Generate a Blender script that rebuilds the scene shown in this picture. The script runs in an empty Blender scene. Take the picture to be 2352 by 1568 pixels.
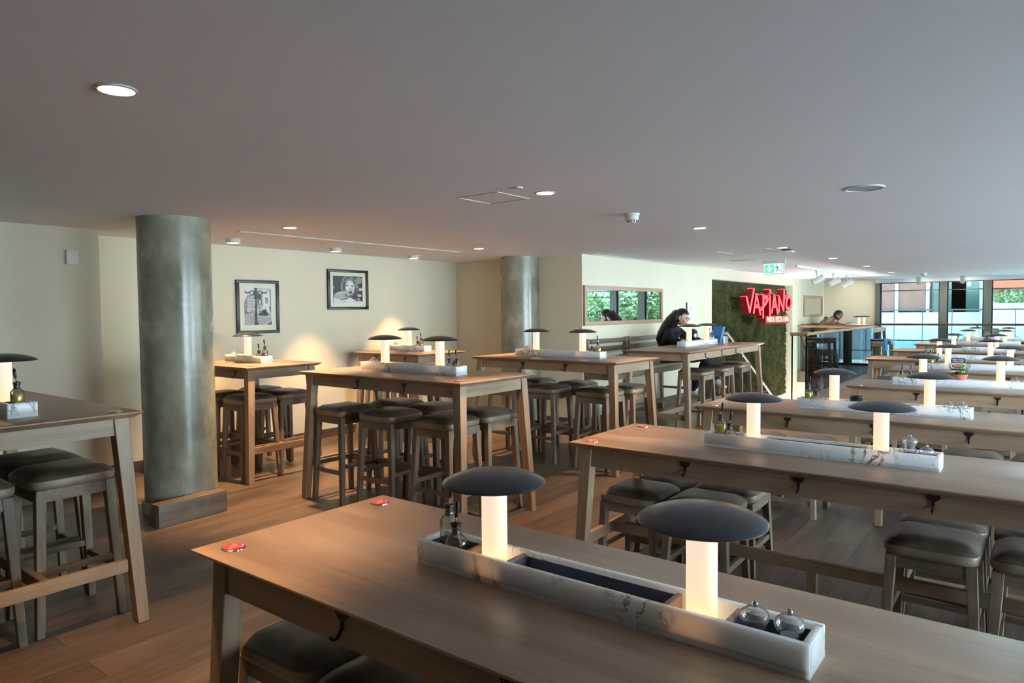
import bpy, bmesh, math, random
from mathutils import Vector, Matrix, Euler
random.seed(7)
R = math.radians
COL = bpy.context.scene.collection
CEIL = 2.157

# ------------------------------------------------------------------ materials
def new_mat(name):
    m = bpy.data.materials.new(name); m.use_nodes = True
    nt = m.node_tree
    b = nt.nodes['Principled BSDF']
    return m, nt, b

def node(nt, typ, **kw):
    n = nt.nodes.new(typ)
    for k, v in kw.items():
        if k.startswith('i_'):
            n.inputs[k[2:].replace('_', ' ')].default_value = v
        else:
            setattr(n, k, v)
    return n

def srgb(r, g, b):
    f = lambda c: (c/255/12.92) if c/255 <= .04045 else ((c/255+.055)/1.055)**2.4
    return (f(r), f(g), f(b), 1)

def plain(name, col, rough=.5, metal=0.0, coat=0.0, spec=.5, noise=0.0, nscale=8.0, bump=0.0):
    m, nt, b = new_mat(name)
    b.inputs['Base Color'].default_value = col
    b.inputs['Roughness'].default_value = rough
    b.inputs['Metallic'].default_value = metal
    b.inputs['Coat Weight'].default_value = coat
    b.inputs['Specular IOR Level'].default_value = spec
    if noise or bump:
        tc = node(nt, 'ShaderNodeTexCoord')
        nz = node(nt, 'ShaderNodeTexNoise', i_Scale=nscale, i_Detail=5.0)
        nt.links.new(tc.outputs['Object'], nz.inputs['Vector'])
        if noise:
            rp = node(nt, 'ShaderNodeMapRange'); rp.inputs['From Min'].default_value = .3; rp.inputs['From Max'].default_value = .7
            rp.inputs['To Min'].default_value = 1-noise; rp.inputs['To Max'].default_value = 1+noise
            nt.links.new(nz.outputs['Fac'], rp.inputs['Value'])
            mx = node(nt, 'ShaderNodeVectorMath', operation='SCALE'); mx.inputs[0].default_value = col[:3]
            nt.links.new(rp.outputs[0], mx.inputs['Scale']); nt.links.new(mx.outputs[0], b.inputs['Base Color'])
        if bump:
            bp = node(nt, 'ShaderNodeBump', i_Strength=bump, i_Distance=.01)
            nt.links.new(nz.outputs['Fac'], bp.inputs['Height']); nt.links.new(bp.outputs[0], b.inputs['Normal'])
    return m

def emis(name, col, strength, base=(0, 0, 0, 1)):
    m, nt, b = new_mat(name)
    b.inputs['Base Color'].default_value = base
    b.inputs['Emission Color'].default_value = col
    b.inputs['Emission Strength'].default_value = strength
    return m

def wood(name, axis, dark, light, rough=.4, worn=0.0):
    """oak with the grain running along the given local axis"""
    m, nt, b = new_mat(name)
    tc = node(nt, 'ShaderNodeTexCoord'); oi = node(nt, 'ShaderNodeObjectInfo')
    off = node(nt, 'ShaderNodeVectorMath', operation='SCALE'); off.inputs[0].default_value = (13.7, 7.3, 5.1)
    nt.links.new(oi.outputs['Random'], off.inputs['Scale'])
    add = node(nt, 'ShaderNodeVectorMath', operation='ADD')
    nt.links.new(tc.outputs['Object'], add.inputs[0]); nt.links.new(off.outputs[0], add.inputs[1])
    s1 = [7.0, 7.0, 7.0]; s1['xyz'.index(axis)] = .9
    s2 = [90.0, 90.0, 90.0]; s2['xyz'.index(axis)] = 3.0
    vals = []
    for s, det, dist in ((s1, 6.0, .8), (s2, 3.0, .0)):
        mp = node(nt, 'ShaderNodeMapping'); mp.inputs['Scale'].default_value = s
        nz = node(nt, 'ShaderNodeTexNoise', i_Scale=1.0, i_Detail=det, i_Distortion=dist)
        nt.links.new(add.outputs[0], mp.inputs['Vector']); nt.links.new(mp.outputs[0], nz.inputs['Vector'])
        vals.append(nz)
    mixf = node(nt, 'ShaderNodeMath', operation='MULTIPLY_ADD'); mixf.inputs[1].default_value = .30
    nt.links.new(vals[1].outputs['Fac'], mixf.inputs[0])
    half = node(nt, 'ShaderNodeMath', operation='MULTIPLY'); half.inputs[1].default_value = .75
    nt.links.new(vals[0].outputs['Fac'], half.inputs[0]); nt.links.new(half.outputs[0], mixf.inputs[2])
    rp = node(nt, 'ShaderNodeValToRGB')
    rp.color_ramp.elements[0].position = .34; rp.color_ramp.elements[0].color = dark
    rp.color_ramp.elements[1].position = .72; rp.color_ramp.elements[1].color = light
    nt.links.new(mixf.outputs[0], rp.inputs['Fac'])
    hv = node(nt, 'ShaderNodeHueSaturation')
    vr = node(nt, 'ShaderNodeMapRange'); vr.inputs['To Min'].default_value = .88; vr.inputs['To Max'].default_value = 1.1
    nt.links.new(oi.outputs['Random'], vr.inputs['Value']); nt.links.new(vr.outputs[0], hv.inputs['Value'])
    nt.links.new(rp.outputs['Color'], hv.inputs['Color'])
    out = hv.outputs[0]
    if worn:
        nz = node(nt, 'ShaderNodeTexNoise', i_Scale=2.3, i_Detail=7.0, i_Roughness=.65)
        nt.links.new(add.outputs[0], nz.inputs['Vector'])
        r2 = node(nt, 'ShaderNodeMapRange'); r2.inputs['From Min'].default_value = .5; r2.inputs['From Max'].default_value = .75
        r2.inputs['To Max'].default_value = worn
        nt.links.new(nz.outputs['Fac'], r2.inputs['Value'])
        mx = node(nt, 'ShaderNodeMix', data_type='RGBA'); mx.inputs[7].default_value = srgb(176, 158, 138)
        nt.links.new(r2.outputs[0], mx.inputs[0]); nt.links.new(out, mx.inputs[6]); out = mx.outputs[2]
    nt.links.new(out, b.inputs['Base Color'])
    rr = node(nt, 'ShaderNodeMapRange'); rr.inputs['To Min'].default_value = rough-.06; rr.inputs['To Max'].default_value = rough+.1
    nt.links.new(vals[0].outputs['Fac'], rr.inputs['Value']); nt.links.new(rr.outputs[0], b.inputs['Roughness'])
    bp = node(nt, 'ShaderNodeBump', i_Strength=.06, i_Distance=.002)
    nt.links.new(vals[1].outputs['Fac'], bp.inputs['Height']); nt.links.new(bp.outputs[0], b.inputs['Normal'])
    return m

def clear_glass(name, tint=(1, 1, 1, 1), refl=.08, rough=0.0, haze=0.0):
    """flat clear pane: lets light straight through and mirrors a little, more at a grazing angle"""
    m, nt, b = new_mat(name); nt.nodes.remove(b)
    tr = node(nt, 'ShaderNodeBsdfTransparent'); tr.inputs[0].default_value = tint
    gl = node(nt, 'ShaderNodeBsdfGlossy'); gl.inputs['Roughness'].default_value = rough
    fr = node(nt, 'ShaderNodeFresnel', i_IOR=1.25)
    mr = node(nt, 'ShaderNodeMapRange'); mr.inputs['From Max'].default_value = 1; mr.inputs['To Min'].default_value = refl; mr.inputs['To Max'].default_value = 1
    mx = node(nt, 'ShaderNodeMixShader')
    nt.links.new(fr.outputs[0], mr.inputs['Value']); nt.links.new(mr.outputs[0], mx.inputs[0])
    nt.links.new(tr.outputs[0], mx.inputs[1]); nt.links.new(gl.outputs[0], mx.inputs[2])
    out = mx.outputs[0]
    if haze:
        df = node(nt, 'ShaderNodeBsdfDiffuse'); df.inputs[0].default_value = (.9, .93, .96, 1)
        m2 = node(nt, 'ShaderNodeMixShader'); m2.inputs[0].default_value = haze
        nt.links.new(out, m2.inputs[1]); nt.links.new(df.outputs[0], m2.inputs[2]); out = m2.outputs[0]
    nt.links.new(out, nt.nodes['Material Output'].inputs['Surface'])
    return m

M = {}
OAK_D, OAK_L = srgb(112, 88, 66), srgb(164, 136, 108)
for ax in 'xyz':
    M['oak_'+ax] = wood('oak_'+ax, ax, OAK_D, OAK_L, .42)
    M['top_'+ax] = wood('tabletop_'+ax, ax, srgb(122, 96, 74), srgb(164, 136, 110), .30, worn=.25)
    M['stool_'+ax] = wood('stool_wood_'+ax, ax, srgb(82, 68, 54), srgb(136, 117, 94), .5, worn=.3)
M['rail_wood'] = wood('rail_wood', 'x', srgb(126, 84, 58), srgb(160, 112, 80), .4)
M['frame_wood'] = wood('frame_wood', 'y', srgb(150, 118, 92), srgb(182, 150, 122), .45)

def leather():
    m, nt, b = new_mat('leather')
    tc = node(nt, 'ShaderNodeTexCoord'); oi = node(nt, 'ShaderNodeObjectInfo')
    off = node(nt, 'ShaderNodeVectorMath', operation='SCALE'); off.inputs[0].default_value = (11, 17, 5)
    nt.links.new(oi.outputs['Random'], off.inputs['Scale'])
    add = node(nt, 'ShaderNodeVectorMath', operation='ADD')
    nt.links.new(tc.outputs['Object'], add.inputs[0]); nt.links.new(off.outputs[0], add.inputs[1])
    nz = node(nt, 'ShaderNodeTexNoise', i_Scale=9.0, i_Detail=7.0, i_Roughness=.6)
    nt.links.new(add.outputs[0], nz.inputs['Vector'])
    # paler leather round the side of the cushion, by surface slope
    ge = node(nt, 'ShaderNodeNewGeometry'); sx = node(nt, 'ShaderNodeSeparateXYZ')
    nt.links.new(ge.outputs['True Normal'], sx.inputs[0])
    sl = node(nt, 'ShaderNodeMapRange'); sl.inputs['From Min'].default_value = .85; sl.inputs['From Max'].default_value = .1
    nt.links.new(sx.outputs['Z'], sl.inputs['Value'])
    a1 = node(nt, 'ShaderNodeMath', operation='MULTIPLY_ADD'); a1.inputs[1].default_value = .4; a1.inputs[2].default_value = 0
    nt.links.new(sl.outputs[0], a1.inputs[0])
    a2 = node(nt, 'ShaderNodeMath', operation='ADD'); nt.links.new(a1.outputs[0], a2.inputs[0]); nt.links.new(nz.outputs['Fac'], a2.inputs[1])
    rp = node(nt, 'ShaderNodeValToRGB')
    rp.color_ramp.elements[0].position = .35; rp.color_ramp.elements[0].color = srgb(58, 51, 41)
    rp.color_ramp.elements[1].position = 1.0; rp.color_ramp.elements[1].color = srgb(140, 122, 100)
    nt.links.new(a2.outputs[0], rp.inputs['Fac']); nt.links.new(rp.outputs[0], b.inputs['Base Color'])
    b.inputs['Roughness'].default_value = .36
    n2 = node(nt, 'ShaderNodeTexNoise', i_Scale=60.0, i_Detail=3.0); nt.links.new(add.outputs[0], n2.inputs['Vector'])
    bp = node(nt, 'ShaderNodeBump', i_Strength=.12, i_Distance=.002)
    nt.links.new(n2.outputs['Fac'], bp.inputs['Height']); nt.links.new(bp.outputs[0], b.inputs['Normal'])
    return m
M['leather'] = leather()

def marble(name, base, vein, amount, sss=0.0):
    m, nt, b = new_mat(name)
    tc = node(nt, 'ShaderNodeTexCoord'); oi = node(nt, 'ShaderNodeObjectInfo')
    off = node(nt, 'ShaderNodeVectorMath', operation='SCALE'); off.inputs[0].default_value = (31, 17, 9)
    nt.links.new(oi.outputs['Random'], off.inputs['Scale'])
    add = node(nt, 'ShaderNodeVectorMath', operation='ADD')
    nt.links.new(tc.outputs['Object'], add.inputs[0]); nt.links.new(off.outputs[0], add.inputs[1])
    mp = node(nt, 'ShaderNodeMapping'); mp.inputs['Scale'].default_value = (9.0, 9.0, 6.0); mp.inputs['Rotation'].default_value = (0.3, .7, .2)
    nt.links.new(add.outputs[0], mp.inputs['Vector'])
    nz = node(nt, 'ShaderNodeTexNoise', i_Scale=1.0, i_Detail=7.0, i_Roughness=.6, i_Distortion=1.2); nt.links.new(mp.outputs[0], nz.inputs['Vector'])
    sb = node(nt, 'ShaderNodeMath', operation='SUBTRACT'); sb.inputs[1].default_value = .5; nt.links.new(nz.outputs['Fac'], sb.inputs[0])
    ab = node(nt, 'ShaderNodeMath', operation='ABSOLUTE'); nt.links.new(sb.outputs[0], ab.inputs[0])
    ln = node(nt, 'ShaderNodeMapRange'); ln.inputs['From Min'].default_value = .0; ln.inputs['From Max'].default_value = .03; ln.inputs['To Min'].default_value = 1; ln.inputs['To Max'].default_value = 0
    nt.links.new(ab.outputs[0], ln.inputs['Value'])
    big = node(nt, 'ShaderNodeTexNoise', i_Scale=5.0, i_Detail=3.0); nt.links.new(add.outputs[0], big.inputs['Vector'])
    mk = node(nt, 'ShaderNodeMapRange'); mk.inputs['From Min'].default_value = .48; mk.inputs['From Max'].default_value = .62; mk.inputs['To Max'].default_value = amount
    nt.links.new(big.outputs['Fac'], mk.inputs['Value'])
    ml = node(nt, 'ShaderNodeMath', operation='MULTIPLY'); nt.links.new(ln.outputs[0], ml.inputs[0]); nt.links.new(mk.outputs[0], ml.inputs[1])
    mx = node(nt, 'ShaderNodeMix', data_type='RGBA'); mx.inputs[6].default_value = base; mx.inputs[7].default_value = vein
    nt.links.new(ml.outputs[0], mx.inputs[0])
    nt.links.new(mx.outputs[2], b.inputs['Base Color'])
    b.inputs['Roughness'].default_value = .25
    b.inputs['Subsurface Weight'].default_value = sss; b.inputs['Subsurface Radius'].default_value = (1, .75, .6); b.inputs['Subsurface Scale'].default_value = .05
    return m
M['marble'] = marble('white_marble', srgb(251, 250, 248), srgb(52, 42, 48), 1.0, .8)
M['marble_brown'] = marble('brown_marble', srgb(150, 118, 102), srgb(222, 202, 184), 1.0)
M['liner'] = plain('liner', srgb(92, 97, 114), .45)
M['shade'] = plain('shade_paint', srgb(26, 29, 32), .24)
M['black'] = plain('black_plastic', srgb(18, 18, 20), .35)
M['hook'] = plain('hook_iron', srgb(40, 34, 28), .5, metal=.6)
M['chrome'] = plain('chrome', srgb(200, 200, 200), .15, metal=1)
M['steel'] = plain('steel', srgb(170, 170, 168), .3, metal=1)
M['wall'] = plain('wall_paint', srgb(217, 209, 184), .85, noise=.025, nscale=1.5, spec=.2)
M['ceiling'] = plain('ceiling_paint', srgb(243, 242, 241), .9, spec=.15, noise=.015, nscale=.8)
M['white'] = plain('white_plastic', srgb(228, 226, 220), .45)
M['white_rim'] = plain('white_metal', srgb(215, 212, 205), .5)
M['grille'] = plain('grille', srgb(168, 172, 176), .6)
M['skirting'] = wood('skirting', 'y', srgb(70, 50, 36), srgb(96, 72, 52), .5)
M['mullion'] = plain('mullion_paint', srgb(96, 100, 90), .5)
M['darkframe'] = plain('dark_frame', srgb(34, 38, 42), .4)
M['blackframe'] = plain('black_frame', srgb(22, 20, 18), .4)
M['mount'] = plain('card_mount', srgb(226, 222, 200), .8)
M['red_disc'] = plain('red_enamel', srgb(206, 34, 54), .25, coat=.4)
M['pink'] = plain('pale_pink', srgb(236, 180, 170), .4)
M['mirror'] = plain('mirror', (.92, .94, .93, 1), .0, metal=1)
M['pane'] = clear_glass('window_pane', (.93, .97, .96, 1), .04)
M['pane_tint'] = clear_glass('solar_pane', (.44, .53, .53, 1), .03)
M['balu'] = clear_glass('balustrade_glass', (.92, .97, .96, 1), .015)
M['edge_glass'] = plain('glass_edge', srgb(14, 26, 26), .1)

def real_glass(name, col=(1, 1, 1, 1), ior=1.45, rough=0.0):
    m, nt, b = new_mat(name)
    b.inputs['Base Color'].default_value = col; b.inputs['Roughness'].default_value = rough
    b.inputs['Transmission Weight'].default_value = 1.0; b.inputs['IOR'].default_value = ior
    return m
M['glass'] = clear_glass('bottle_glass', (.94, .96, .95, 1), .12, 0, .03)
M['acrylic'] = clear_glass('acrylic', (.97, .98, 1, 1), .14, .03, .13)
def liquid(name, col):
    m, nt, b = new_mat(name)
    b.inputs['Base Color'].default_value = col; b.inputs['Roughness'].default_value = .08
    tl = node(nt, 'ShaderNodeBsdfTranslucent'); tl.inputs[0].default_value = col
    mx = node(nt, 'ShaderNodeMixShader'); mx.inputs[0].default_value = .5
    nt.links.new(b.outputs[0], mx.inputs[1]); nt.links.new(tl.outputs[0], mx.inputs[2]); nt.links.new(mx.outputs[0], nt.nodes['Material Output'].inputs['Surface'])
    return m
M['oil'] = liquid('olive_oil', srgb(236, 206, 20))
M['vinegar'] = liquid('red_chili_oil', srgb(206, 80, 34))
M['dark_vinegar'] = liquid('dark_vinegar', srgb(96, 34, 18))
M['pepper'] = plain('peppercorns', srgb(34, 28, 24), .7, noise=.6, nscale=160, bump=.8)
M['salt'] = plain('salt', srgb(232, 234, 240), .6, noise=.1, nscale=140, bump=.6)
M['chili'] = plain('chili_flakes', srgb(120, 36, 26), .7, noise=.5, nscale=150, bump=.6)

def lamp_mat():
    m, nt, b = new_mat('lamp_glow')
    tc = node(nt, 'ShaderNodeTexCoord'); sx = node(nt, 'ShaderNodeSeparateXYZ')
    nt.links.new(tc.outputs['Object'], sx.inputs[0])
    mr = node(nt, 'ShaderNodeMapRange'); mr.inputs['From Max'].default_value = .235
    nt.links.new(sx.outputs['Z'], mr.inputs['Value'])
    rp = node(nt, 'ShaderNodeValToRGB'); e = rp.color_ramp.elements
    e[0].position = 0; e[0].color = (1.0, .66, .29, 1); e[1].position = 1; e[1].color = (.84, .66, .56, 1)
    k = e.new(.35); k.color = (.92, .62, .38, 1)
    nt.links.new(mr.outputs[0], rp.inputs['Fac'])
    nt.links.new(rp.outputs[0], b.inputs['Emission Color'])
    st = node(nt, 'ShaderNodeMapRange'); st.inputs['To Min'].default_value = 1.12; st.inputs['To Max'].default_value = .92
    nt.links.new(mr.outputs[0], st.inputs['Value']); nt.links.new(st.outputs[0], b.inputs['Emission Strength'])
    b.inputs['Base Color'].default_value = srgb(150, 140, 128); b.inputs['Roughness'].default_value = .6
    return m
M['lamp'] = lamp_mat()
M['led'] = emis('downlight_lens', (1, .80, .56, 1), 9.0)
M['sign_face'] = emis('sign_face_red', (1, .026, .034, 1), 2.8, srgb(200, 40, 50))
M['sign_side'] = emis('sign_side_red', (1, .004, .016, 1), .12, srgb(60, 3, 10))
M['sign_top'] = emis('sign_top_added_glow', (1, .03, .04, 1), 2.2, srgb(150, 6, 24))  # extra glow added on the unseen letter tops to redden the ceiling
M['sign_tag'] = emis('sign_tag', (1, .50, .32, 1), 1.7)
M['sign_tagback'] = emis('sign_tag_back', (1, .012, .012, 1), .14, srgb(120, 8, 16))
M['exit_white'] = emis('exit_white', (.80, 1, .96, 1), 1.1)
M['exit_green'] = emis('exit_green', (.16, .86, .56, 1), .9)
M['exit_dark'] = emis('exit_dark_green', (.05, .36, .30, 1), .5)

def concrete():
    m, nt, b = new_mat('polished_concrete')
    tc = node(nt, 'ShaderNodeTexCoord')
    mp = node(nt, 'ShaderNodeMapping'); mp.inputs['Scale'].default_value = (2.2, 2.2, 1.6)
    nt.links.new(tc.outputs['Object'], mp.inputs['Vector'])
    nz = node(nt, 'ShaderNodeTexNoise', i_Scale=1.6, i_Detail=9.0, i_Roughness=.62); nt.links.new(mp.outputs[0], nz.inputs['Vector'])
    rp = node(nt, 'ShaderNodeValToRGB'); e = rp.color_ramp.elements
    e[0].position = .34; e[0].color = srgb(108, 104, 88); e[1].position = .68; e[1].color = srgb(160, 156, 136)
    nt.links.new(nz.outputs['Fac'], rp.inputs['Fac'])
    vo = node(nt, 'ShaderNodeTexVoronoi', i_Scale=14.0); nt.links.new(tc.outputs['Object'], vo.inputs['Vector'])
    pit = node(nt, 'ShaderNodeMapRange'); pit.inputs['From Min'].default_value = .03; pit.inputs['From Max'].default_value = .08
    nt.links.new(vo.outputs['Distance'], pit.inputs['Value'])
    mx = node(nt, 'ShaderNodeMix', data_type='RGBA'); mx.inputs[6].default_value = srgb(78, 76, 66)
    nt.links.new(pit.outputs[0], mx.inputs[0]); nt.links.new(rp.outputs[0], mx.inputs[7])
    nt.links.new(mx.outputs[2], b.inputs['Base Color'])
    rr = node(nt, 'ShaderNodeMapRange'); rr.inputs['To Min'].default_value = .12; rr.inputs['To Max'].default_value = .38
    nt.links.new(nz.outputs['Fac'], rr.inputs['Value']); nt.links.new(rr.outputs[0], b.inputs['Roughness'])
    n2 = node(nt, 'ShaderNodeTexNoise', i_Scale=45.0, i_Detail=4.0); 
    mp2 = node(nt, 'ShaderNodeMapping'); mp2.inputs['Scale'].default_value = (.8, .8, 1.6)
    nt.links.new(tc.outputs['Object'], mp2.inputs['Vector']); nt.links.new(mp2.outputs[0], n2.inputs['Vector'])
    bp = node(nt, 'ShaderNodeBump', i_Strength=.16, i_Distance=.003)
    nt.links.new(n2.outputs['Fac'], bp.inputs['Height']); nt.links.new(bp.outputs[0], b.inputs['Normal'])
    return m
M['concrete'] = concrete()

def floor_mat():
    m, nt, b = new_mat('oak_planks')
    tc = node(nt, 'ShaderNodeTexCoord')
    mp = node(nt, 'ShaderNodeMapping'); mp.inputs['Rotation'].default_value = (0, 0, R(90)); mp.inputs['Location'].default_value = (.37, .11, 0)
    nt.links.new(tc.outputs['Object'], mp.inputs['Vector'])
    bk = node(nt, 'ShaderNodeTexBrick', i_Scale=1.0); bk.offset = .37; bk.offset_frequency = 2
    bk.inputs['Brick Width'].default_value = 2.1; bk.inputs['Row Height'].default_value = .19
    bk.inputs['Mortar Size'].default_value = .0016; bk.inputs['Mortar Smooth'].default_value = .2; bk.inputs['Bias'].default_value = 0
    bk.inputs['Color1'].default_value = (0, 0, 0, 1); bk.inputs['Color2'].default_value = (1, 1, 1, 1); bk.inputs['Mortar'].default_value = (.5, .5, .5, 1)
    nt.links.new(mp.outputs[0], bk.inputs['Vector'])
    off = node(nt, 'ShaderNodeVectorMath', operation='MULTIPLY'); off.inputs[1].default_value = (7, 13, 5)
    nt.links.new(bk.outputs['Color'], off.inputs[0])
    add = node(nt, 'ShaderNodeVectorMath', operation='ADD'); nt.links.new(tc.outputs['Object'], add.inputs[0]); nt.links.new(off.outputs[0], add.inputs[1])
    m1 = node(nt, 'ShaderNodeMapping'); m1.inputs['Scale'].default_value = (6, .8, 1); nt.links.new(add.outputs[0], m1.inputs['Vector'])
    n1 = node(nt, 'ShaderNodeTexNoise', i_Scale=1.0, i_Detail=8.0, i_Roughness=.6, i_Distortion=1.4); nt.links.new(m1.outputs[0], n1.inputs['Vector'])
    m2 = node(nt, 'ShaderNodeMapping'); m2.inputs['Scale'].default_value = (80, 3, 1); nt.links.new(add.outputs[0], m2.inputs['Vector'])
    n2 = node(nt, 'ShaderNodeTexNoise', i_Scale=1.0, i_Detail=3.0); nt.links.new(m2.outputs[0], n2.inputs['Vector'])
    s = node(nt, 'ShaderNodeMath', operation='MULTIPLY_ADD'); s.inputs[1].default_value = .3; nt.links.new(n2.outputs['Fac'], s.inputs[0])
    t = node(nt, 'ShaderNodeMath', operation='MULTIPLY'); t.inputs[1].default_value = .7; nt.links.new(n1.outputs['Fac'], t.inputs[0]); nt.links.new(t.outputs[0], s.inputs[2])
    sx = node(nt, 'ShaderNodeSeparateColor'); nt.links.new(bk.outputs['Color'], sx.inputs[0])
    s3 = node(nt, 'ShaderNodeMath', operation='MULTIPLY_ADD'); s3.inputs[1].default_value = .16; nt.links.new(sx.outputs[0], s3.inputs[0]); nt.links.new(s.outputs[0], s3.inputs[2])
    rp = node(nt, 'ShaderNodeValToRGB'); e = rp.color_ramp.elements
    e[0].position = .36; e[0].color = srgb(58, 47, 39); e[1].position = .8; e[1].color = srgb(126, 105, 87)
    nt.links.new(s3.outputs[0], rp.inputs['Fac'])
    mx = node(nt, 'ShaderNodeMix', data_type='RGBA'); mx.inputs[7].default_value = srgb(40, 32, 26)
    nt.links.new(bk.outputs['Fac'], mx.inputs[0]); nt.links.new(rp.outputs[0], mx.inputs[6])
    nt.links.new(mx.outputs[2], b.inputs['Base Color'])
    b.inputs['Roughness'].default_value = .42
    bp = node(nt, 'ShaderNodeBump', i_Strength=.15, i_Distance=.003)
    nt.links.new(s.outputs[0], bp.inputs['Height']); nt.links.new(bp.outputs[0], b.inputs['Normal'])
    return m
M['floor'] = floor_mat()
M['moss'] = plain('moss_blades', srgb(60, 62, 22), .95, noise=.75, nscale=3.5)
M['moss_base'] = plain('moss_base', srgb(30, 34, 14), .95, noise=.4, nscale=5)
M['leaf'] = plain('tree_leaf', srgb(134, 154, 104), .6, noise=.45, nscale=2.5)
M['bark'] = plain('bark', srgb(90, 76, 62), .9, noise=.3, nscale=12)
M['herb'] = plain('rosemary', srgb(86, 120, 58), .6, noise=.3, nscale=30)
M['terracotta'] = plain('terracotta', srgb(176, 98, 68), .8, noise=.06, nscale=20)
M['soil'] = plain('soil', srgb(46, 34, 26), .95)
M['skin_a'] = plain('skin_light', srgb(206, 156, 132), .5)
M['skin_b'] = plain('skin_brown', srgb(128, 82, 60), .5)
M['hair'] = plain('black_hair', srgb(16, 14, 16), .38)
M['blackcloth'] = plain('black_cloth', srgb(16, 16, 18), .9)
M['navy'] = plain('navy_trousers', srgb(22, 26, 44), .9)
M['khaki'] = plain('khaki_cotton', srgb(150, 138, 112), .9)
M['eye'] = plain('eye_dark', srgb(24, 18, 16), .2)
M['lip'] = plain('lips', srgb(150, 86, 80), .5)
M['sneaker'] = plain('sneaker', srgb(214, 212, 212), .6)
M['bluecloth'] = plain('blue_cloth', srgb(52, 110, 172), .8)
M['bluecard'] = plain('blue_card', srgb(60, 112, 170), .5)
M['paper'] = plain('white_paper', srgb(226, 224, 220), .8)
M['bag'] = plain('paper_bag', srgb(205, 196, 190), .8, noise=.06, nscale=12)
M['maroon'] = plain('maroon', srgb(120, 30, 40), .5)
for i, v in enumerate((26, 58, 92, 128, 160, 190, 216)):
    M['g%d' % i] = plain('photo_grey_%d' % i, srgb(v, v, v-2), .5)
M['cardtext'] = plain('card_text', srgb(214, 214, 222), .6)
M['carddark'] = plain('card_dark', srgb(26, 24, 34), .5)
M['food'] = plain('card_food', srgb(176, 106, 60), .6, noise=.4, nscale=60)
M['plate'] = plain('card_plate', srgb(206, 180, 170), .5)

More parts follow.
